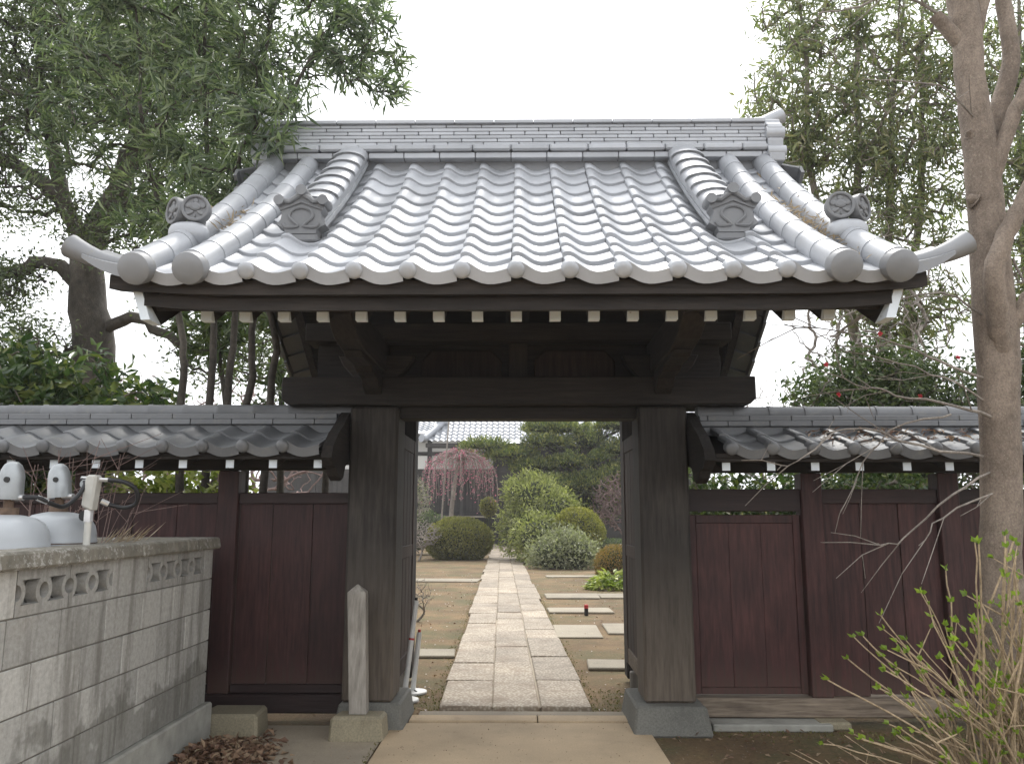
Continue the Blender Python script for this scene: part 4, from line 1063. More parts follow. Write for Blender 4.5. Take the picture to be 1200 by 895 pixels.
# --- big evergreen behind the left fence
B = (-5.66, 10.6, 0)
tree('evergreen_tree', 'large dark evergreen with thick spreading limbs behind the left fence', 'tree', B,
     [([(-5.60, 10.6, 0), (-5.62, 10.6, 2.4), (-5.66, 10.55, 3.7), (-5.80, 10.5, 4.5), (-5.76, 10.5, 5.1), (-5.40, 10.5, 6.1), (-5.20, 10.4, 7.0), (-5.1, 10.4, 8.6)], [0.36, 0.28, 0.26, 0.22, 0.18, 0.13, 0.10, 0.05]),
      ([(-5.72, 10.5, 4.3), (-6.30, 10.4, 4.78), (-6.80, 10.3, 4.56), (-7.4, 10.2, 4.9), (-8.2, 10.2, 5.1)], [0.11, 0.09, 0.08, 0.06, 0.03]),
      ([(-5.78, 10.5, 4.9), (-6.1, 10.3, 5.6), (-6.25, 10.2, 6.4), (-6.54, 10.2, 7.3), (-6.4, 10.1, 8.4)], [0.12, 0.10, 0.085, 0.06, 0.03]),
      ([(-6.1, 10.3, 5.6), (-6.7, 10.2, 6.0), (-7.1, 10.1, 6.2), (-7.8, 10.0, 6.5)], [0.11, 0.09, 0.07, 0.04]),
      ([(-5.66, 10.55, 3.8), (-5.1, 10.4, 4.0), (-4.63, 10.2, 3.76), (-4.05, 10.1, 3.5), (-3.4, 10.0, 3.7)], [0.09, 0.075, 0.06, 0.05, 0.03]),
      ([(-5.5, 10.5, 5.9), (-4.9, 10.3, 6.5), (-4.3, 10.2, 7.2), (-3.9, 10.2, 8.0)], [0.12, 0.09, 0.07, 0.04]),
      ([(-5.6, 10.5, 5.4), (-4.9, 10.1, 5.5), (-4.3, 10.0, 5.3), (-3.7, 9.9, 5.5)], [0.10, 0.08, 0.06, 0.03])],
     [((-6.9, 10.2, 7.6), (1.5, 1.3, 0.9)), ((-5.4, 10.2, 8.0), (1.5, 1.4, 0.9)), ((-7.4, 10.0, 6.2), (0.9, 0.9, 0.5)), ((-7.6, 10.2, 5.3), (0.8, 0.9, 0.35)), ((-6.6, 10.0, 5.5), (0.6, 0.8, 0.3)),
      ((-7.2, 10.0, 4.2), (0.9, 0.8, 0.35)), ((-4.4, 10.1, 6.9), (1.1, 1.1, 0.9)), ((-4.2, 9.9, 5.5), (0.9, 0.9, 0.6)), ((-4.0, 10.0, 4.2), (0.8, 0.8, 0.5)), ((-6.1, 9.9, 6.7), (0.8, 0.8, 0.5)), ((-6.3, 10.0, 3.6), (0.7, 0.6, 0.25)), ((-7.0, 10, 3.3), (0.8, 0.7, 0.3)), ((-3.6, 10.1, 3.4), (0.8, 0.7, 0.4)), ((-7.9, 10.2, 7.0), (1.0, 1.0, 0.8)), ((-5.2, 9.8, 5.0), (0.7, 0.6, 0.4)), ((-6.6, 9.9, 4.4), (0.6, 0.6, 0.3)), ((-5.0, 10.0, 7.4), (1.0, 1.0, 0.8))],
     2500, 28, 0.072, 0.028, M['bark_dark'], M['lf_dark'], wob=0.02, spread=0.14, droop=0.1, r_tip=0.006, rmax=0.07)

# --- narrow-leaved tree overhanging the left end of the gate roof
B = (-2.6, 7.3, 0)
tree('narrow_leaved_tree', 'narrow leaved evergreen on several dark stems, overhanging the left end of the ridge', 'tree', B,
     [([(-2.95, 7.25, 0), (-3.03, 7.2, 2.4), (-3.06, 7.2, 3.0), (-3.3, 7.1, 4.1), (-3.5, 7.0, 5.2), (-3.6, 6.9, 6.4)], [0.042, 0.034, 0.030, 0.024, 0.017, 0.008]),
      ([(-2.80, 7.3, 0), (-2.80, 7.2, 2.4), (-2.78, 7.2, 3.1), (-2.85, 7.1, 4.3), (-2.95, 7.0, 5.6), (-2.9, 6.9, 6.8)], [0.042, 0.034, 0.030, 0.024, 0.017, 0.008]),
      ([(-2.62, 7.35, 0), (-2.63, 7.25, 2.4), (-2.62, 7.2, 3.1), (-2.5, 7.0, 4.3), (-2.3, 6.8, 5.4), (-2.2, 6.7, 6.6)], [0.042, 0.034, 0.030, 0.024, 0.017, 0.008]),
      ([(-2.48, 7.3, 0), (-2.44, 7.2, 2.4), (-2.40, 7.1, 3.05), (-2.3, 6.8, 4.0), (-2.05, 6.5, 4.8), (-1.6, 6.5, 5.7)], [0.042, 0.034, 0.030, 0.024, 0.017, 0.008]),
      ([(-2.35, 7.25, 0), (-2.24, 7.2, 2.4), (-2.16, 7.0, 3.0), (-2.25, 6.5, 3.6), (-2.2, 5.95, 4.1), (-1.9, 5.75, 4.5)], [0.042, 0.034, 0.030, 0.024, 0.017, 0.008])],
     [((-2.9, 6.9, 6.1), (1.1, 0.9, 0.8)), ((-2.0, 6.7, 6.0), (0.8, 0.8, 0.8)), ((-3.4, 7.0, 5.0), (0.7, 0.7, 0.6)), ((-2.5, 6.7, 4.9), (0.8, 0.7, 0.6)), ((-2.7, 6.9, 4.1), (0.7, 0.6, 0.5)), ((-3.3, 7.1, 4.1), (0.45, 0.5, 0.4)),
      ((-2.05, 5.75, 4.35), (0.50, 0.28, 0.36)), ((-2.25, 5.9, 3.95), (0.35, 0.3, 0.3)), ((-1.5, 6.3, 5.2), (0.38, 0.4, 0.32)), ((-1.35, 6.6, 5.6), (0.5, 0.5, 0.35)), ((-1.15, 6.4, 5.0), (0.22, 0.25, 0.15)), ((-1.7, 5.75, 4.15), (0.26, 0.14, 0.15)), ((-1.95, 5.6, 4.3), (0.40, 0.16, 0.30)), ((-1.75, 5.62, 4.42), (0.30, 0.14, 0.18)), ((-4.0, 7.3, 5.9), (0.7, 0.7, 0.7)), ((-4.4, 7.4, 5.0), (0.5, 0.5, 0.5)), ((-3.6, 7.1, 6.6), (1.0, 0.7, 0.5))],
     500, 30, 0.145, 0.022, M['bark_dark'], M['lf_oleander'], wob=0.012, spread=0.045, droop=0.15, out=0.8, r_tip=0.004, rmax=0.03, along=0.22)
tree('narrow_leaved_sapling', 'dark leafy sapling stems showing between the left fence coping and gate eave', 'sapling', (-2.15, 8.3, 0),
     [([(-2.4, 8.3, 0), (-2.45, 8.3, 2.0), (-2.5, 8.3, 3.6)], [0.04, 0.035, 0.02]), ([(-2.1, 8.4, 0), (-2.0, 8.4, 2.2), (-2.1, 8.3, 3.6)], [0.04, 0.035, 0.02]), ([(-2.9, 8.4, 0), (-3.0, 8.4, 2.0), (-3.2, 8.3, 3.4)], [0.035, 0.03, 0.02])],
     [((-2.5, 8.2, 3.6), (0.7, 0.4, 0.5)), ((-2.2, 8.2, 2.7), (0.4, 0.4, 0.35)), ((-3.2, 8.2, 3.3), (0.4, 0.4, 0.4)), ((-2.7, 8.1, 2.35), (0.25, 0.3, 0.2))],
     90, 22, 0.17, 0.034, M['bark_dark'], M['lf_camellia'], spread=0.04, droop=0.2, out=0.7, r_tip=0.004, rmax=0.02)

# --- tall narrow-leaved trees on the right
def tall(label, base, limbs, ells, tips, per=17):
    tree('tall_evergreen', label, 'tree', base, limbs, ells, tips, per, 0.155, 0.030, M['bark_grey'], M['lf_right'], 'tall slender evergreens behind the right fence', wob=0.012, spread=0.09, droop=0.55, out=0.6, r_tip=0.0075, rmax=0.05, along=0.35)
tall('slender evergreen with drooping narrow leaves, leaning towards the ridge end', (4.3, 10.6, 0),
     [([(4.4, 10.6, 0), (4.37, 10.5, 2.9), (4.33, 10.5, 3.9), (4.11, 10.5, 4.83), (3.85, 10.4, 6.0), (3.9, 10.4, 7.4), (3.8, 10.3, 8.6)], [0.09, 0.075, 0.068, 0.055, 0.042, 0.03, 0.014]),
      ([(4.2, 10.5, 4.5), (4.45, 10.4, 5.6), (4.5, 10.3, 7.0), (4.6, 10.3, 8.4)], [0.06, 0.05, 0.04, 0.02])],
     [((3.75, 10.3, 7.0), (0.75, 0.8, 1.1)), ((4.3, 10.2, 6.4), (0.7, 0.8, 0.9)), ((3.45, 10.2, 6.1), (0.5, 0.6, 0.6)), ((4.0, 10.3, 8.2), (0.8, 0.8, 0.6)), ((4.2, 10.2, 5.1), (0.6, 0.6, 0.5)), ((3.2, 10.2, 6.5), (0.3, 0.4, 0.4)), ((4.5, 10.1, 4.2), (0.6, 0.6, 0.5)), ((3.8, 10.2, 4.6), (0.5, 0.5, 0.4))], 480)
tall('slender evergreen with drooping narrow leaves, directly behind the speckled trunk', (5.0, 10.7, 0),
     [([(4.7, 10.7, 0), (4.66, 10.6, 2.9), (4.84, 10.5, 4.8), (5.03, 10.5, 6.6), (5.3, 10.4, 8.6)], [0.085, 0.07, 0.055, 0.04, 0.014]),
      ([(5.1, 10.9, 0), (5.14, 10.8, 3.6), (5.39, 10.7, 5.4), (5.54, 10.6, 7.2), (5.6, 10.5, 8.8)], [0.075, 0.062, 0.048, 0.034, 0.014])],
     [((5.2, 10.3, 7.8), (0.9, 0.8, 0.9)), ((5.1, 10.3, 6.3), (0.6, 0.7, 0.7)), ((5.6, 10.4, 5.6), (0.5, 0.6, 0.7)), ((5.0, 10.3, 5.0), (0.5, 0.5, 0.5)), ((5.9, 10.4, 7.0), (0.5, 0.6, 0.8)), ((5.2, 10.2, 4.0), (0.7, 0.6, 0.5)), ((4.6, 10.2, 5.7), (0.5, 0.5, 0.5))], 440)
tall('slender evergreen with long hanging leaves at the far end of the right fence', (6.6, 10.4, 0),
     [([(6.5, 10.4, 0), (6.5, 10.4, 3.0), (6.55, 10.3, 5.0), (6.6, 10.2, 7.0), (6.7, 10.1, 8.6)], [0.075, 0.062, 0.05, 0.034, 0.014])],
     [((6.4, 10.1, 6.3), (0.7, 0.7, 0.9)), ((6.5, 10.1, 4.7), (0.6, 0.6, 0.7)), ((6.8, 10.1, 7.7), (0.9, 0.8, 0.8)), ((6.1, 10.2, 4.1), (0.5, 0.5, 0.6)), ((7.0, 10.1, 5.6), (0.6, 0.6, 0.7))], 330)

# --- camellias and shrubs behind the right fence
def camellia(label, base, ells, tips, flowers, leafm='lf_camellia', per=34):
    t, T, D = tree('camellia', label, 'shrub', base, [([base, (base[0], base[1], 1.2), (base[0] + .1, base[1], 2.2)], [0.06, 0.05, 0.03])], ells, tips, per, 0.066, 0.032, M['bark_grey'], M[leafm],
                   'glossy shrubs behind the right fence', spread=0.10, droop=0.05, r_tip=0.005, rmax=0.04)
    for p in flowers:
        k = 16; a = np.linspace(0, 2 * math.pi, k); d = np.stack([np.cos(a), -0.6 - 0 * a, np.sin(a)], 1)
        put_leaves('blossom', t, np.repeat([p], k, 0), d, 0.026, 0.022, M['flower_red'], facing=np.tile([0, -1.0, 0.2], (k, 1)))
camellia('glossy dark camellia with a few red flowers rising above the fence coping', (3.6, 8.6, 0),
         [((3.25, 8.5, 2.65), (0.45, 0.5, 0.38)), ((3.7, 8.5, 2.8), (0.5, 0.5, 0.48)), ((4.2, 8.6, 2.75), (0.5, 0.5, 0.45)), ((3.6, 8.5, 2.0), (0.9, 0.5, 0.5))], 430,
         [(3.02, 8.05, 2.92), (3.12, 8.05, 2.62), (3.55, 8.0, 3.22), (3.92, 8.05, 2.6), (4.35, 8.1, 3.0)])
camellia('glossy dark shrub without flowers behind the speckled trunk', (4.9, 8.7, 0),
         [((4.75, 8.6, 2.6), (0.55, 0.5, 0.42)), ((5.3, 8.6, 2.8), (0.5, 0.5, 0.5)), ((4.9, 8.6, 2.0), (0.9, 0.5, 0.5))], 260, [])
camellia('bright leafy shrub glimpsed through the slot above the fence boards', (2.6, 7.6, 0),
         [((2.2, 7.5, 1.55), (0.55, 0.35, 0.38)), ((2.9, 7.5, 1.55), (0.6, 0.35, 0.38)), ((3.5, 7.6, 1.5), (0.5, 0.35, 0.36))], 200, [], 'lf_aucuba', 26)
camellia('dark leafy shrub glimpsed above the wicket door', (1.75, 8.6, 0), [((1.9, 8.6, 1.6), (0.35, 0.3, 0.40)), ((2.15, 8.7, 1.2), (0.4, 0.3, 0.5))], 90, [], 'lf_camellia', 26)

# --- spotted broad-leaf shrub and undergrowth behind the left fence
def aucuba(label, base, ells, tips, per=26, ln=0.135, wd=0.050, leafm='lf_aucuba'):
    tree('broadleaf_shrub', label, 'shrub', base, [([base, (base[0], base[1], 1.2), (base[0] + .1, base[1], 2.2)], [0.05, 0.04, 0.02])], ells, tips, per, ln, wd, M['bark_grey'], M[leafm],
         'leafy shrubs behind the left fence', spread=0.07, droop=0.35, out=0.6, r_tip=0.005, rmax=0.03)
aucuba('big spotted broad leaved shrub rising over the left fence coping', (-4.4, 7.5, 0), [((-4.7, 7.3, 2.6), (0.6, 0.5, 0.42)), ((-4.1, 7.4, 2.55), (0.5, 0.5, 0.40)), ((-3.6, 7.5, 2.45), (0.4, 0.4, 0.28)), ((-4.4, 7.4, 1.9), (0.9, 0.4, 0.5)), ((-5.4, 7.4, 2.7), (0.5, 0.5, 0.4))], 210)
aucuba('yellowish green shrub glimpsed through the slot of the left fence', (-2.9, 7.6, 0), [((-2.9, 7.5, 1.6), (0.5, 0.3, 0.36)), ((-3.5, 7.5, 1.6), (0.5, 0.3, 0.4))], 90, 22, 0.10, 0.045, 'lf_bright')

# --- bare reddish trees and thickets in the background
def bare(name, label, base, h, w, tips, mat, r_tip, group, leafy=None, trunk_r=0.08):
    x, y, _ = base
    limbs = [([(x, y, 0), (x + 0.1, y, h * 0.25), (x - 0.1, y, h * 0.5)], [trunk_r, trunk_r * .8, trunk_r * .5]), ([(x + 0.1, y, h * 0.22), (x + w * 0.4, y - .2, h * 0.5)], [trunk_r * .6, trunk_r * .3]), ([(x, y, h * 0.2), (x - w * 0.45, y, h * 0.5)], [trunk_r * .6, trunk_r * .3])]
    tree(name, label, 'tree' if h > 2.5 else 'shrub', base, limbs, [((x, y, h * 0.66), (w, w * 0.8, h * 0.36))], tips, leafy[0] if leafy else 0, leafy[1] if leafy else 0, leafy[2] if leafy else 0, mat, leafy[3] if leafy else None, group, r_tip=r_tip, rmax=trunk_r * .5, spread=0.05, seg=3, wig=0.10, trunk_sides=8)
GB = 'leafless trees far behind the fences'
bare('bare_tree', 'reddish leafless tree showing between the gate eave and the left fence coping', (-6.5, 20, 0), 5.0, 2.4, 520, M['twig_red'], 0.009, GB)
bare('bare_tree', 'reddish leafless tree behind the trunk of the large evergreen', (-10.5, 21, 0), 5.2, 2.6, 520, M['twig_red'], 0.009, GB)
bare('bare_tree', 'faint grey leafless tree against the sky beside the main beam end', (7.0, 22, 0), 5.2, 1.4, 300, M['twig_grey'], 0.007, GB)
bare('bare_thicket', 'tangle of thin leafless stems rising above the red flowered camellia', (4.1, 9.5, 0), 5.0, 0.95, 700, M['twig_grey'], 0.0035, GB, None, 0.05)
far_hedge = [((-5.2 - k * 2.2, 17 + (k % 3), 0.8), (1.5, 0.8, 1.0)) for k in range(7)]
shrub('hedge', 'low dull green hedge far behind the left fence', (-9, 17, 0), far_hedge, 9000, 0.12, 0.06, M['lf_azalea'], M['bark_dark'], None, 'hedge')
far_hedge = [((5.2 + k * 2.2, 17 + (k % 3), 0.9), (1.5, 0.8, 1.1)) for k in range(7)]
shrub('hedge', 'low dull green hedge far behind the right fence', (9, 17, 0), far_hedge, 9000, 0.12, 0.06, M['lf_azalea'], M['bark_dark'], None, 'hedge')

# --- speckled bare tree standing in front of the right fence
T0 = thing('bare_trunk_tree', (2.75, 4.9, 0), 'leafless tree with smooth speckled brown trunk in front of the right fence', 'tree')
b = MB()
LM = [([(2.66, 4.9, -0.05), (2.70, 4.9, 0.28), (2.77, 4.9, 1.07), (2.85, 4.9, 1.97), (2.88, 4.9, 2.54), (2.89, 4.9, 3.30), (2.89, 4.9, 3.75), (2.87, 4.9, 4.16), (2.87, 4.9, 4.75), (2.8, 4.95, 5.8)], [0.165, 0.128, 0.114, 0.110, 0.125, 0.105, 0.100, 0.088, 0.090, 0.06]),
      ([(2.86, 4.83, 2.40), (2.83, 4.78, 2.62), (2.80, 4.72, 2.88), (2.88, 4.70, 3.10), (3.01, 4.70, 3.32), (3.25, 4.72, 3.75), (3.5, 4.75, 4.4)], [0.05, 0.062, 0.058, 0.052, 0.048, 0.042, 0.03]),
      ([(2.90, 4.86, 2.50), (3.00, 4.84, 2.66), (3.12, 4.84, 2.80), (3.5, 4.9, 3.1)], [0.055, 0.048, 0.042, 0.03]),
      ([(2.90, 4.93, 3.50), (2.96, 4.95, 3.80), (3.11, 4.96, 4.12), (3.19, 4.97, 4.44), (3.20, 5.0, 4.9), (3.3, 5.0, 5.8)], [0.07, 0.066, 0.058, 0.052, 0.048, 0.03]),
      ([(2.92, 4.85, 3.50), (3.03, 4.83, 3.81), (3.21, 4.8, 4.19), (3.5, 4.8, 4.8)], [0.05, 0.045, 0.04, 0.025]),
      ([(2.86, 4.9, 4.42), (2.76, 4.88, 4.52), (2.66, 4.86, 4.62)], [0.055, 0.045, 0.040]),
      ([(2.80, 4.86, 3.36), (2.755, 4.84, 3.385)], [0.05, 0.018]), ([(2.82, 4.86, 3.80), (2.79, 4.84, 3.83)], [0.04, 0.012]),
      ([(2.88, 4.9, 4.4), (3.0, 4.9, 4.75), (3.05, 4.9, 5.2)], [0.05, 0.04, 0.03])]
for pts, rad in LM:
    sp, r_ = smooth_path(pts, rad, 5, 0.003); b.tube(sp, r_, 16)
b.build('trunk', M['bark_pale'], T0, smooth=True, origin=(2.75, 4.9, 0))
tw = MB()
def twig(pts, r0, subs=4, seed=0):
    q = random.Random(seed); sp, _ = smooth_path([Vector((pts[0][0] + .06, 4.88, pts[0][2]))] + [Vector(p) + Vector((0, q.uniform(-.12, .12), 0)) for p in pts[1:]], 1, 4, 0.008)
    n = len(sp); tw.tube(sp, [r0 * (1 - 0.75 * i / n) for i in range(n)], 6)
    for k in range(subs):
        i = q.randrange(n // 5, n - 1); d = (sp[min(i + 1, n - 1)] - sp[i - 1]).normalized()
        e = d + Vector((q.uniform(-.5, .5), q.uniform(-.6, .6), q.uniform(-.8, .6))); ln = q.uniform(0.12, 0.42)
        m_ = sp[i] + e * ln * .5 + Vector((0, 0, q.uniform(-.02, .04))); f_ = sp[i] + e * ln
        tw.tube([sp[i], m_, f_], [r0 * .42, r0 * .34, r0 * .2], 5)
        if q.random() < .6: tw.tube([m_, m_ + Vector((q.uniform(-.2, .1), q.uniform(-.1, .1), q.uniform(-.15, .12)))], [r0 * .28, r0 * .15], 4)
twig([(2.78, 4.8, 2.02), (2.49, 4.8, 2.06), (2.25, 4.8, 2.16), (2.06, 4.8, 2.21), (1.75, 4.8, 2.28)], 0.010, 7, 1)
twig([(2.76, 4.8, 1.76), (2.38, 4.8, 1.86), (1.94, 4.8, 1.96), (1.62, 4.8, 1.78), (1.45, 4.8, 1.70)], 0.009, 6, 2)
twig([(2.75, 4.8, 1.72), (2.45, 4.8, 1.56), (2.19, 4.8, 1.32), (2.02, 4.8, 1.29)], 0.008, 4, 3)
twig([(2.74, 4.8, 1.60), (2.39, 4.8, 1.44), (2.22, 4.8, 1.28)], 0.007, 3, 4)
twig([(2.8, 4.8, 2.22), (2.47, 4.8, 2.36), (2.27, 4.8, 2.47), (2.03, 4.8, 2.52), (1.6, 4.8, 2.60)], 0.009, 7, 5)
twig([(2.5, 4.8, 2.05), (2.2, 4.8, 1.95), (2.02, 4.8, 1.76), (1.83, 4.8, 1.47)], 0.007, 4, 6)
twig([(2.8, 4.85, 2.6), (2.5, 4.8, 2.75), (2.2, 4.9, 2.7), (1.9, 4.9, 2.55)], 0.008, 6, 7)
twig([(2.82, 4.85, 3.9), (2.5, 4.7, 4.0), (2.1, 4.6, 4.1)], 0.008, 5, 8)
twig([(2.95, 4.85, 3.0), (3.1, 4.8, 2.6), (3.2, 4.8, 2.2)], 0.008, 4, 9)
twig([(2.75, 4.8, 2.1), (2.5, 4.8, 2.25), (2.15, 4.8, 2.35), (1.95, 4.8, 2.42)], 0.007, 5, 10)
twig([(2.7, 4.86, 4.6), (2.4, 4.8, 4.72), (2.1, 4.8, 4.65), (1.9, 4.8, 4.62)], 0.012, 3, 12)
tw.build('twigs', M['twig_grey'], T0, smooth=True, origin=(2.75, 4.9, 0), kind='stuff')

# --- hydrangea with fresh buds, bottom right
HB = (2.42, 4.25, 0)
hy = thing('hydrangea', HB, 'bare tan hydrangea canes with fresh green leaf buds before the fence', 'shrub')
cn = MB(); lp, ld = [], []
q = random.Random(5)
for i in range(150):
    a0 = Vector((HB[0] + q.uniform(-.22, .30), HB[1] + q.uniform(-.22, .25), 0))
    u = q.random()
    hgt = q.uniform(0.45, 1.35)
    side = q.uniform(-1.0, 0.75)
    tip = a0 + Vector((side * q.uniform(.35, .85), q.uniform(-.35, .3), hgt * (1 - 0.45 * abs(min(side, 0)))))
    mid = a0 + (tip - a0) * 0.5 + Vector((-side * 0.10, q.uniform(-.04, .04), hgt * 0.04))
    sp, _ = smooth_path([a0, mid, tip], 1, 5, 0.004); n = len(sp)
    r0 = q.uniform(0.0045, 0.0075); cn.tube(sp, [r0 * (1 - .45 * k / n) for k in range(n)], 5)
    nodes = [sp[-1]] + [sp[k] for k in range(3, n - 1) if q.random() < .26]
    for nd in nodes:
        d0 = (sp[-1] - sp[-2]).normalized(); kk = q.choice((2, 3, 4, 4))
        for m_ in range(kk):
            ang = m_ * 2 * math.pi / kk + q.random()
            e = Vector((math.cos(ang), math.sin(ang), 0)) * .55 + d0 * .8
            lp.append(nd); ld.append(e)
    if q.random() < .7:
        k = q.randrange(3, n - 2); e = Vector((q.uniform(-.5, .3), q.uniform(-.3, .3), q.uniform(.1, .5))) * .4
        cn.tube([sp[k], sp[k] + e * .5, sp[k] + e], [r0 * .7, r0 * .6, r0 * .4], 5)
        for m_ in range(4): lp.append(sp[k] + e); ld.append(e.normalized() + Vector((q.uniform(-.6, .6), q.uniform(-.6, .6), q.uniform(-.2, .6))))
for k in range(26):
    a0 = Vector((HB[0] - q.uniform(.0, .9), HB[1] + q.uniform(-.1, .7), 0.01)); cn.tube([a0, a0 + Vector((q.uniform(-.4, .1), q.uniform(-.2, .2), q.uniform(.03, .22)))], [0.003, 0.002], 4)
cn.build('canes', M['twig_pale'], hy, smooth=True, origin=HB)
put_leaves('buds', hy, np.array(lp), np.array(ld), 0.036, 0.021, M['lf_bud'])

# --- dry twigs and grass by the gas cylinders
dt = thing('dry_bush', (-2.35, 4.95, 0), 'thin dry brown twigs behind the gas regulator', 'shrub')
tw = MB()
for i in range(30):
    a0 = Vector((-2.62 + q.uniform(-.25, .2), 4.95 + q.uniform(-.25, .3), 0.2)); tip = a0 + Vector((q.uniform(-.5, .30), q.uniform(-.3, .3), q.uniform(1.2, 1.68)))
    mid = (a0 + tip) / 2 + Vector((-0.08, 0, .1)); sp, _ = smooth_path([a0, mid, tip], 1, 5, 0.006); n = len(sp)
    tw.tube([Vector((a0.x, a0.y, 0))] + sp, [0.004] + [0.004 * (1 - .6 * k / n) for k in range(n)], 4)
    for k in (n - 3, n - 2):
        if sp[k].z > 1.38: tw.tube([sp[k], sp[k] + Vector((q.uniform(-.2, .42), q.uniform(-.1, .1), q.uniform(.02, .2)))], [0.0022, 0.0012], 4)
tw.build('twigs', M['twig_red'], dt, smooth=True, origin=(-2.35, 4.95, 0), kind='stuff')
gt = MB(); gpos = []; gdir = []
for i in range(46):
    gpos.append((-2.15 + q.uniform(-.05, .07), 4.40 + q.uniform(-.12, .15), zc0 + 0.07)); gdir.append((q.uniform(.1, .9), q.uniform(-.4, .4), q.uniform(.15, .75)))
put_leaves('dry_grass', None, np.array(gpos), np.array(gdir), 0.105, 0.004, M['lf_straw'], jitter=0.6, label='tuft of dry pale grass on top of the block wall coping', cat='grass')
# litter
def litter(name, n, fn, ln, wd, mat, **kw):
    pos = np.array([fn() for _ in range(n)]); d = rng.normal(size=(n, 3)) * np.array([1, 1, 0.35]) + np.array([0, 0, .08])
    put_leaves(name, None, pos, d, ln, wd, mat, facing=np.tile([0, 0, 1.0], (n, 1)), kind='stuff', **kw)
def pile():
    a, e = q.gauss(0, .15), q.gauss(0, .22); h = 0.10 * math.exp(-(a * a / .03 + e * e / .08)); return (-1.86 + a if -1.86 + a > -1.99 else -1.86 + abs(a), 5.12 + e, 0.02 + q.random() * h)
litter('leaf_litter', 1500, pile, 0.055, 0.034, M['lf_dead'], label='heap of dead brown leaves at the foot of the block wall')
litter('leaf_litter', 420, lambda: (q.uniform(0.95, 3.2), q.uniform(4.3, 5.9), 0.008 + q.random() * .012), 0.04, 0.018, M['lf_dead'], label='scattered dead leaves on the earth before the right fence')
litter('leaf_litter', 700, lambda: (q.choice((q.uniform(-3, -.7), q.uniform(.7, 2.6))), 6.3 + 13 * q.random() ** 1.4, 0.008), 0.035, 0.02, M['lf_dead'], label='scattered dead leaves on the garden earth')
litter('grit', 300, lambda: (q.uniform(-1.9, 0.9), q.uniform(4.9, 6.3), 0.026), 0.009, 0.006, M['lf_dead'], label='small grit and leaf fragments on the concrete slab')
M['lf_petal'] = mat_leaf('fallen_petal', [(0.55, 0.50, 0.46), (0.68, 0.62, 0.58)], 0.7, 0.1, (1, 1, 1))
def gpt():
    y = 6.4 + 15 * q.random() ** 1.6; l, w = path_edge(y); return (l - abs(q.gauss(0.02, .7)) if q.random() < .5 else l + w + abs(q.gauss(0.02, .7)), y, 0.012)
litter('fallen_petals', 260, gpt, 0.022, 0.018, M['lf_petal'], label='pale fallen petals and chips on the garden earth')
mpos = []
for _ in range(1500):
    y = 6.42 + 9 * q.random() ** 1.5; l, w = path_edge(y); e = abs(q.gauss(0, .05)); mpos.append((l - e if q.random() < .5 else l + w + e, y, 0.0))
for _ in range(700): mpos.append((q.uniform(.9, 3.0), 5.86 - abs(q.gauss(0, .10)), 0.0))
for _ in range(500): mpos.append((q.uniform(-.95, -.70) if q.random() < .5 else q.uniform(.62, .82), q.uniform(6.36, 7.2), 0.0))
for _ in range(90): mpos.append((-0.93 + q.gauss(0, .008), q.uniform(5.0, 5.98), 0.012))
mpos = np.array(mpos); md = rng.normal(size=mpos.shape) * .55 + np.array([0, 0, .6])
M['lf_moss'] = mat_leaf('moss_blade', [(0.10, 0.105, 0.035), (0.15, 0.145, 0.05), (0.21, 0.17, 0.08)], 0.7, 0.2)
put_leaves('moss', None, mpos, md, 0.014, 0.009, M['lf_moss'], jitter=.6, kind='stuff', label='moss and tiny weeds along the paving edges')
def roof_lit(sx):
    def f():
        a = q.gauss(1.05 if sx < 0 else 0.95, .18 if sx < 0 else .35); p = roof_point(GX + sx * (6.5 * TW + q.gauss(0, .06)), max(.1, a), 0.05 + q.random() * .05); return p
    return f
litter('leaf_litter', 60, roof_lit(-1), 0.07, 0.012, M['lf_straw'], label='dry leaves caught between the left verge rolls')
litter('leaf_litter', 220, roof_lit(1), 0.07, 0.010, M['lf_straw'], label='dry needles and leaves caught between the right verge rolls')
litter('leaf_litter', 260, lambda: (lambda x, u: (x, 5.45 + u * .4, 1.925 + u * .125))(2.0 + 1.5 * q.random(), q.random()), 0.05, 0.016, M['lf_dead'], label='dead leaves lying on the right fence coping')

# ================================================================== GARDEN BEYOND THE GATE
shrub('clipped_dome', 'olive green clipped dome shrub left of the path', (-2.1, 27.6, 0), [((-2.1, 27.6, 0.62), (1.13, 1.0, 0.75))], 15000, 0.07, 0.04, M['lf_azalea'], M['bark_dark'], 'clipped shrubs in the garden', jit=0.03)
shrub('clipped_hedge', 'low dark clipped hedge behind the olive dome', (-4.2, 31, 0), [((-4.2, 31, 0.9), (1.6, .8, 0.75)), ((-6.2, 31, 0.9), (1.6, .8, 0.7))], 6000, 0.09, 0.05, M['lf_dark'], M['bark_dark'], 'clipped shrubs in the garden')
shrub('clipped_ball', 'yellow green clipped ball shrub behind the grey green shrub', (1.65, 25.2, 0), [((1.65, 25.2, 0.82), (0.85, 0.8, 0.86))], 13000, 0.06, 0.035, M['lf_box'], M['bark_dark'], 'clipped shrubs in the garden', jit=0.03)
shrub('clipped_shrub', 'small dark clipped mound beside the stone pagoda', (2.75, 25, 0), [((2.75, 25, 0.32), (0.62, .6, 0.42))], 4500, 0.06, 0.035, M['lf_dark'], M['bark_dark'], 'clipped shrubs in the garden', jit=0.03)
shrub('bronze_shrub', 'rounded bronze tinted shrub in front of the stone pagoda', (2.05, 18.4, 0), [((2.05, 18.4, 0.36), (0.45, .45, 0.43))], 6500, 0.045, 0.026, M['lf_orange'], M['bark_dark'], 'clipped shrubs in the garden', jit=0.04)
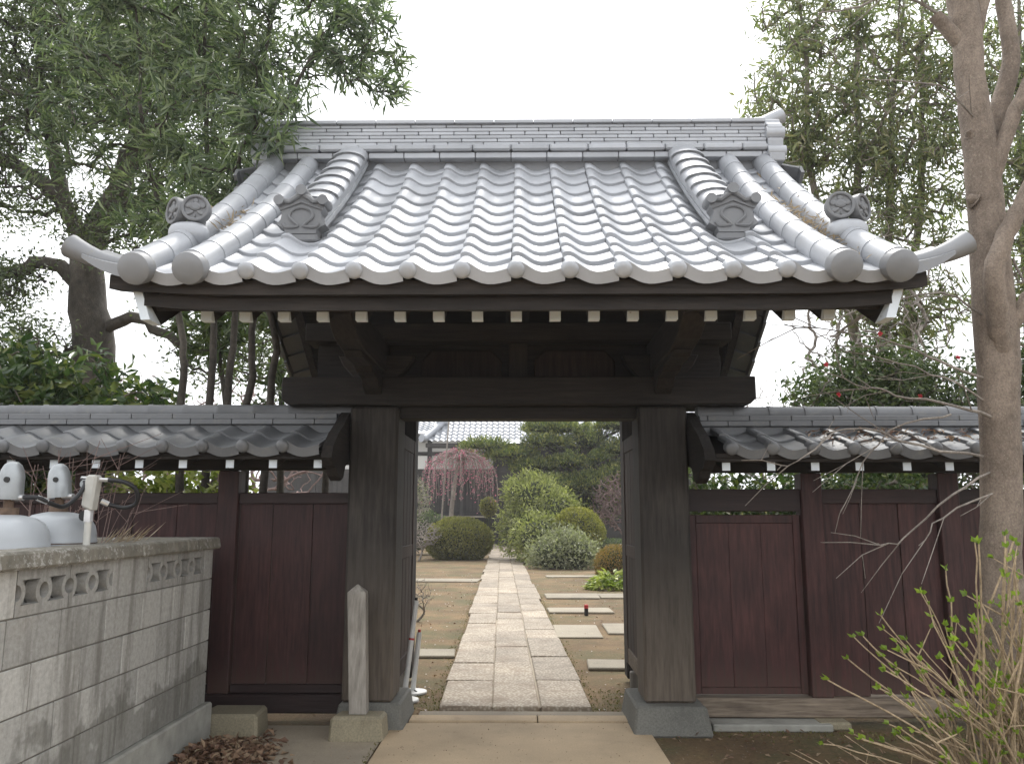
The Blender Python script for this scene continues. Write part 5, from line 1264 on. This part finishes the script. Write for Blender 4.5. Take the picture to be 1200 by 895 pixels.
shrub('light_green_shrub', 'tall loose light green shrub bordering the right side of the path', (0.35, 26.5, 0), [((0.45, 26.8, 1.9), (0.85, .8, 0.85)), ((0.0, 26.6, 1.0), (0.75, .7, 0.8)), ((0.5, 25.2, 0.75), (0.75, .7, 0.75)), ((-0.1, 27.0, 2.1), (0.5, .5, 0.5)), ((1.1, 26.2, 1.5), (0.7, .6, 0.7))], 12500, 0.13, 0.045, M['lf_pieris'], M['bark_dark'], None, shell=0.62, core=0.74, jit=0.26, droop=0.1)
shrub('grey_green_shrub', 'low pale grey green shrub at the edge of the stone slab', (1.1, 22.9, 0), [((0.8, 22.9, 0.35), (0.6, .5, 0.45)), ((1.5, 22.9, 0.38), (0.6, .5, 0.5)), ((1.2, 23.2, 0.55), (0.5, .5, 0.5))], 6000, 0.10, 0.045, M['lf_greyshrub'], M['bark_dark'], None, shell=0.6, core=0.74, jit=0.26)
# bright leafy plant
bp = thing('leafy_plant', (1.75, 16.6, 0), 'bright yellow green broad leaved plant beside the bronze shrub', 'plant')
k = 420; a = rng.random(k) * 2 * math.pi; rr2 = np.sqrt(rng.random(k)); pos = np.stack([1.75 + 0.42 * rr2 * np.cos(a), 16.6 + .3 * rr2 * np.sin(a), 0.05 + 0.30 * (1 - rr2 ** 2) * rng.random(k)], 1)
d = np.stack([np.cos(a) * .9, np.sin(a) * .9, 0.45 - rr2 * .7], 1) + rng.normal(size=(k, 3)) * .35
put_leaves('leaves', bp, pos, d, 0.17, 0.075, M['lf_bright'], facing=np.tile([0, -.3, 1.0], (k, 1)))
# cloud-pruned tree
CT = thing('cloud_pruned_tree', (2.05, 29.5, 0), 'big cloud pruned evergreen with layered foliage pads beyond the path', 'tree')
pads = [((1.03, 29.2, 4.46), (0.95, .9, 0.40)), ((0.88, 28.8, 3.93), (0.80, .8, 0.26)), ((2.37, 29.2, 4.05), (0.58, .6, 0.55)), ((3.44, 29.0, 4.55), (0.75, .8, 0.38)), ((3.5, 28.8, 3.68), (0.72, .8, 0.36)), ((-1.3, 29.0, 3.82), (0.85, .6, 0.20)), ((-0.33, 29.0, 3.50), (0.92, .7, 0.25)),
        ((0.4, 28.8, 3.12), (0.8, .7, 0.26)), ((1.55, 28.9, 3.22), (0.7, .7, 0.26)), ((1.08, 28.6, 2.40), (1.3, .8, 0.36)), ((2.35, 28.7, 2.45), (0.9, .8, 0.45)), ((3.4, 28.8, 2.75), (0.75, .8, 0.42)), ((2.2, 29.6, 1.6), (1.7, .6, 0.6)), ((4.6, 29.3, 3.3), (0.9, .9, 1.2)), ((2.6, 30.2, 3.2), (1.6, .5, 0.5))]
b = MB(); sp, r_ = smooth_path([(2.05, 29.6, 0), (2.15, 29.5, 1.6), (2.2, 29.4, 2.8), (2.15, 29.3, 3.6), (2.3, 29.3, 4.8)], [0.28, 0.22, 0.17, 0.12, 0.06], 4); b.tube(sp, r_, 10)
for c, rd in pads:
    sp, r_ = smooth_path([(2.15, 29.45, max(1.2, c[2] - 1.0)), ((2.15 + c[0]) / 2, 29.3, c[2] - 0.45), (c[0], c[1], c[2] - rd[2] * .4)], [0.09, 0.07, 0.04], 4); b.tube(sp, r_, 7)
b.build('trunk', M['bark_dark'], CT, smooth=True)
for c, rd in pads:
    nn = int(3600 * (rd[0] * rd[1] + rd[0] * rd[2])); p, dd = ell_points(nn, c, rd, 0.82)
    keep = (dd[:, 2] > -0.15) | (rng.random(nn) < 0.25); p, dd = p[keep], dd[keep]
    p[:, 2] = np.where(p[:, 2] < c[2], c[2] + (p[:, 2] - c[2]) * .5, p[:, 2]); p += rng.normal(size=p.shape) * .04
    p += dd * (0.16 * np.sin(dd[:, :1] * 9 + c[0] * 7) * np.sin(dd[:, 1:2] * 8 + c[2] * 3))
    fp_ = put_leaves('foliage_pad', CT, p, dd * .7 + np.array([0, 0, .5]) + rng.normal(size=p.shape) * .5, 0.12, 0.045, M['lf_pine'], facing=dd)
    cb = MB(); P = []
    for th in np.linspace(0.0, math.pi, 8):
        P.append([(c[0] + rd[0] * .84 * math.sin(th) * math.cos(a), c[1] + rd[1] * .84 * math.sin(th) * math.sin(a), c[2] + rd[2] * (.80 if th < 1.57 else .35) * math.cos(th)) for a in np.linspace(0, 2 * math.pi, 17)])
    cb.grid(P).build('dark_core', M['inner'], fp_, smooth=True)  # solid dark core stands in for the shade under each pad
# weeping plum with prop pole
WP = thing('weeping_plum', (-2.6, 31, 0), 'weeping plum tree with strings of pink blossom left of the hall steps', 'tree')
b = MB(); sp, r_ = smooth_path([(-2.7, 31, 0), (-2.65, 31, 1.6), (-2.5, 31, 2.9), (-2.3, 31, 3.55)], [0.10, 0.085, 0.07, 0.04], 4); b.tube(sp, r_, 8)
fp = []
for i in range(150):
    a = q.uniform(0, 2 * math.pi); rd = q.uniform(.25, 1.35); top = Vector((-2.35, 31, 3.45)); c = top + Vector((math.cos(a) * rd * (1 if math.cos(a) < 0 else .95), math.sin(a) * rd * .7, 0.42 - 0.55 * rd * rd * .6 + q.uniform(-.1, .1)))
    e = c + Vector((math.cos(a) * .22, math.sin(a) * .15, -q.uniform(.5, 1.75)))
    sp, _ = smooth_path([top, (top + c) / 2 + Vector((0, 0, .22)), c, (c + e) / 2 + Vector((math.cos(a) * .10, 0, .08)), e], 1, 4, 0.012); n = len(sp)
    b.tube(sp, [0.014 * (1 - .6 * k / n) for k in range(n)], 4)
    for k in range(5, n):
        for _ in range(3):
            if q.random() < .34: fp.append(np.array(sp[k]) + rng.normal(size=3) * .035)
b.build('trunk', M['twig_grey'], WP, smooth=True)
fp = np.array(fp); put_leaves('blossom', WP, fp, rng.normal(size=fp.shape), 0.058, 0.05, M['blossom'])
MB().tube([(-3.02, 30.2, 0), (-2.72, 30.3, 5.0)], [0.036, 0.026], 8).build('prop_pole', M['twig_grey'], None, smooth=True, label='slim pale bamboo pole propped beside the weeping plum', cat='pole')
# bare shrubs in the garden
bare('bare_shrub', 'dense pinkish grey leafless shrub behind the clipped ball', (3.45, 27.5, 0), 2.9, 1.25, 1900, M['twig_red'], 0.0055, 'leafless shrubs in the garden', None, 0.07)
bare('bare_shrub', 'pale leafless shrub at the left door edge beside the olive dome', (-4.0, 28.2, 0), 3.0, 0.95, 900, M['twig_grey'], 0.005, 'leafless shrubs in the garden', (2, 0.06, 0.03, M['lf_greyshrub']), 0.05)
bare('low_bare_shrub', 'low spreading leafless twigs in front of the olive dome', (-3.3, 26.6, 0), 1.3, 0.75, 700, M['twig_grey'], 0.005, 'leafless shrubs in the garden', None, 0.04)
bare('low_bare_shrub', 'small dark leafless twigs beside the pole stands', (-1.45, 11.6, 0), 0.6, 0.26, 260, M['bark_grey'], 0.0016, 'leafless shrubs in the garden', None, 0.02)
tb = shrub('ball_topiary', 'little green ball on a thin stem before the hall wall', (-1.35, 33, 0), [((-1.35, 33, 1.75), (0.30, .3, 0.36))], 1500, 0.08, 0.05, M['lf_azalea'], M['bark_dark'], None)
# marker, granite post, pagoda
mk = thing('path_marker', (0.93, 12.35, 0), 'short black marker post with a red top on the garden earth', 'marker')
MB().lathe([(0.026, 0), (0.03, 0.01), (0.03, 0.10), (0.026, 0.102)], (0.93, 12.35, 0), 14).build('post', M['black'], mk, smooth=True)
MB().lathe([(0.031, 0.103), (0.0315, 0.150), (0.026, 0.156)], (0.93, 12.35, 0), 14).build('cap', M['red'], mk, smooth=True)
MB().hexa([(1.72, 13.2, 0), (1.92, 13.2, 0), (1.92, 13.4, 0), (1.72, 13.4, 0)], [(1.73, 13.21, .42), (1.91, 13.21, .42), (1.91, 13.39, .40), (1.73, 13.39, .41)]).build('granite_post', M['lantern'], None, bevel=0.015, label='short squared granite post partly hidden by the right door', cat='stone post')
pg = thing('stone_pagoda', (2.55, 18.6, 0), 'small tiered grey stone pagoda behind the bronze shrub', 'stone pagoda')
def tier(z, w, h, rw):
    MB().hexa([(2.55 - w, 18.6 - w, z), (2.55 + w, 18.6 - w, z), (2.55 + w, 18.6 + w, z), (2.55 - w, 18.6 + w, z)], [(2.55 - w, 18.6 - w, z + h), (2.55 + w, 18.6 - w, z + h), (2.55 + w, 18.6 + w, z + h), (2.55 - w, 18.6 + w, z + h)]).build('body', M['lantern'], pg, bevel=0.01)
    if rw:
        b = MB(); P = []
        for u, zz, lift in ((1.0, 0.0, .05), (1.0, .05, .05), (.62, .12, .0), (.30, .19, 0)):
            ring = []
            for s_ in range(4):
                for t_ in np.linspace(0, 1, 5)[:-1]:
                    a, e = [((-1 + 2 * t_), -1), (1, (-1 + 2 * t_)), ((1 - 2 * t_), 1), (-1, (1 - 2 * t_))][s_]
                    ring.append((2.55 + rw * u * a, 18.6 + rw * u * e, z + h + .001 + zz + lift * (abs(a) * abs(e)) ** 2))
            ring.append(ring[0]); P.append(ring)
        b.grid(P); b.add(P[0][:-1], [tuple(range(16))]); b.add(P[-1][:-1], [tuple(range(16))]); b.build('roof', M['lantern'], pg)
tier(0, .34, .22, 0); tier(.222, .24, .16, .40); tier(.57, .17, .12, .36); tier(.86, .12, .05, .22)
MB().lathe([(.05, 1.10), (.06, 1.16), (.03, 1.22), (.02, 1.30)], (2.55, 18.6, 0), 12).build('finial', M['lantern'], pg, smooth=True)

# ================================================================== TEMPLE HALL AT THE END OF THE PATH
hall = thing('temple_hall', (0.5, 41, 0), 'dark timber temple hall with silver tiled roof at the end of the path', 'building')
def corr_roof(x0f, x1, y0, y1, z0, z1, name, nx=None, tw_=0.27, rows=16):
    b = MB(); xs = np.arange(-14, x1, tw_ / 4); P = []
    for r_ in range(rows):
        for u in (r_ / rows, (r_ + 0.98) / rows):
            lift = 0.045 if u == r_ / rows else 0.0
            z = z0 + (z1 - z0) * (u - .18 * u * (1 - u)); y = y0 + (y1 - y0) * u; xl = x0f(u)
            P.append([(max(x, xl), y, z + lift + 0.075 * (0.5 + 0.5 * math.cos(2 * math.pi * x / tw_)) ** 1.6) for x in xs if True])
    b.grid(P); return b.build(name, M['hall_tile'], hall, smooth=True, kind='stuff')
corr_roof(lambda u: -4.55 + u * 2.4, 9.0, 38.0, 42.5, 4.78, 8.2, 'hall_roof_tiles')
corr_roof(lambda u: -13.0, -4.4, 40.2, 43.5, 5.45, 7.7, 'wing_roof_tiles')
hp = []
for u in np.linspace(0, 1, 8): hp.append((-4.55 + u * 2.4, 38.0 + 4.5 * u, 4.78 + 3.42 * (u - .18 * u * (1 - u)) + .16))
hr_ = MB().tube(hp, 0.16, 10).build('hip_ridge', M['hall_tile'], hall, smooth=True)
MB().tube([hp[0], (hp[0][0] - .12, hp[0][1] - .14, hp[0][2] + .02)], 0.20, 12).build('ridge_end', M['hall_tile'], hr_, smooth=True)
MB().prism([(hp[2][0] - .28, hp[2][2]), (hp[2][0] + .28, hp[2][2]), (hp[2][0] + .2, hp[2][2] + .35), (hp[2][0], hp[2][2] + .5), (hp[2][0] - .2, hp[2][2] + .35)], 'y', hp[2][1] - .1, hp[2][1] + .05).build('ridge_ornament', M['hall_tile'], hr_)
part_box('eave_board', M['hall_wood'], hall, -4.5, 9.0, 38.08, 38.3, 4.55, 4.74, 0.01)
part_box('eave_soffit', M['hall_wood'], hall, -4.4, 9.0, 38.31, 40.0, 4.66, 4.74, 0.01)
part_box('wing_eave_board', M['hall_wood'], hall, -13, -4.56, 40.25, 40.4, 5.22, 5.40, 0.01)
part_box('wing_soffit', M['hall_wood'], hall, -13, -4.56, 40.41, 41.4, 5.33, 5.40, 0.01)
wrm = MB().box(-.05, .05, 40.42, 41.3, 5.20, 5.3285).mesh('rafter', M['hall_wood']); wre = MB().box(-.052, .052, 40.40, 40.4185, 5.20, 5.33).mesh('painted_end', M['white'])
for k in range(12):
    o = put('rafter', wrm, hall, (-8.4 + k * .33, 0, 0)); put('painted_end', wre, o, (-8.4 + k * .33, 0, 0))
# left part: plaster and posts
part_box('wall', M['hall_wood_z'], hall, -13, -1.32, 41.0, 41.2, 0.0, 5.32, 0.0)
for x in (-10.4, -8.2, -6.35, -4.62, -3.0): part_box('post', M['hall_wood_z'], hall, x - .11, x + .11, 40.85, 40.998, 0.4, 5.3, 0.01)
for z, h in ((4.30, .16), (3.50, .16), (5.08, .12)): part_box('beam', M['hall_wood'], hall, -12, -1.6, 40.90, 40.999, z, z + h, 0.006) if False else None
for a, e in ((-10.29, -8.31), (-8.09, -6.46), (-6.24, -4.73), (-4.51, -3.11), (-2.89, -1.45)):
    part_box('plaster_panel', M['plaster'], hall, a, e, 40.93, 40.999, 3.70, 4.36, 0.004)
    part_box('plaster_panel', M['plaster'], hall, a, e, 40.93, 40.999, 4.56, 5.12, 0.004)
    part_box('rail', M['hall_wood'], hall, a, e, 40.89, 40.999, 4.37, 4.55, 0.004)
    part_box('rail', M['hall_wood'], hall, a, e, 40.89, 40.999, 3.48, 3.69, 0.004)
    w = part_box('window', M['hall_wood'], hall, a, e, 40.95, 40.999, 1.62, 3.47, 0.004)
    n = 8
    for i in range(n): part_box('slat', M['hall_wood_z'], w, a + (e - a) * (i + .2) / n, a + (e - a) * (i + .55) / n, 40.91, 40.949, 1.64, 3.45, 0.0)
part_box('veranda', M['hall_wood'], hall, -12, -1.7, 39.9, 40.84, 1.30, 1.42, 0.01)
for x in (-8.6, -6.6, -4.6, -2.6): part_box('veranda_post', M['hall_wood_z'], hall, x - .08, x + .08, 40.0, 40.16, 0.0, 1.299, 0.01)
part_box('veranda_rail', M['slab_stone'], hall, -12, -1.75, 39.88, 39.898, 1.33, 1.39, 0.0)
# front of the hall: horizontal boards, posts, steps
part_box('wall', M['hall_wood_z'], hall, -1.31, 8.9, 40.05, 40.3, 0.0, 4.7, 0.0)
for i in range(20):
    for a, e in ((-1.15, .10), (.32, 1.55), (1.77, 3.0)):
        part_box('siding_board', M['hall_wood'], hall, a, e, 40.0, 40.049, 1.05 + i * .17, 1.05 + i * .17 + .155, 0.006)
for x in (-1.24, .21, 1.66, 3.1): part_box('post', M['hall_wood_z'], hall, x - .09, x + .09, 39.95, 40.049, 0.0, 4.6, 0.01)
for i in range(5):
    part_box('step', M['hall_wood'], hall, -1.1, 1.6, 38.6 + i * .27, 39.949, i * .2, i * .2 + .19, 0.012)
ln_ = thing('hanging_lantern', (-2.95, 39.0, 3.9), 'small dark lantern with a gold crest hanging at the hall eave', 'lantern')
MB().lathe([(.22, 4.45), (.30, 4.40), (.20, 4.30), (.20, 4.05), (.26, 4.0), (.10, 3.9)], (-2.95, 39.0, 0), 8).build('body', M['gas_cap'], ln_)
part_box('crest', M['lf_bright'], ln_, -3.05, -2.85, 38.80, 38.81, 4.1, 4.28, 0.0)
MB().tube([(-2.95, 39.0, 4.45), (-2.95, 39.0, 4.655)], 0.015, 6).build('chain', M['black'], ln_)

# ================================================================== AIR
hz, t_, p_, o_ = newmat('thin_haze'); t_.nodes.remove(p_)
pv = t_.nodes.new('ShaderNodeVolumePrincipled'); pv.inputs['Color'].default_value = (0.96, 0.97, 1.0, 1); pv.inputs['Density'].default_value = 0.0013; pv.inputs['Anisotropy'].default_value = 0.2
t_.links.new(pv.outputs[0], o_.inputs['Volume'])
MB().box(-67, 67, -22, 112, -1.0, 11.5).build('haze', hz, None, kind='stuff', label='thin pale haze in the air over the garden')
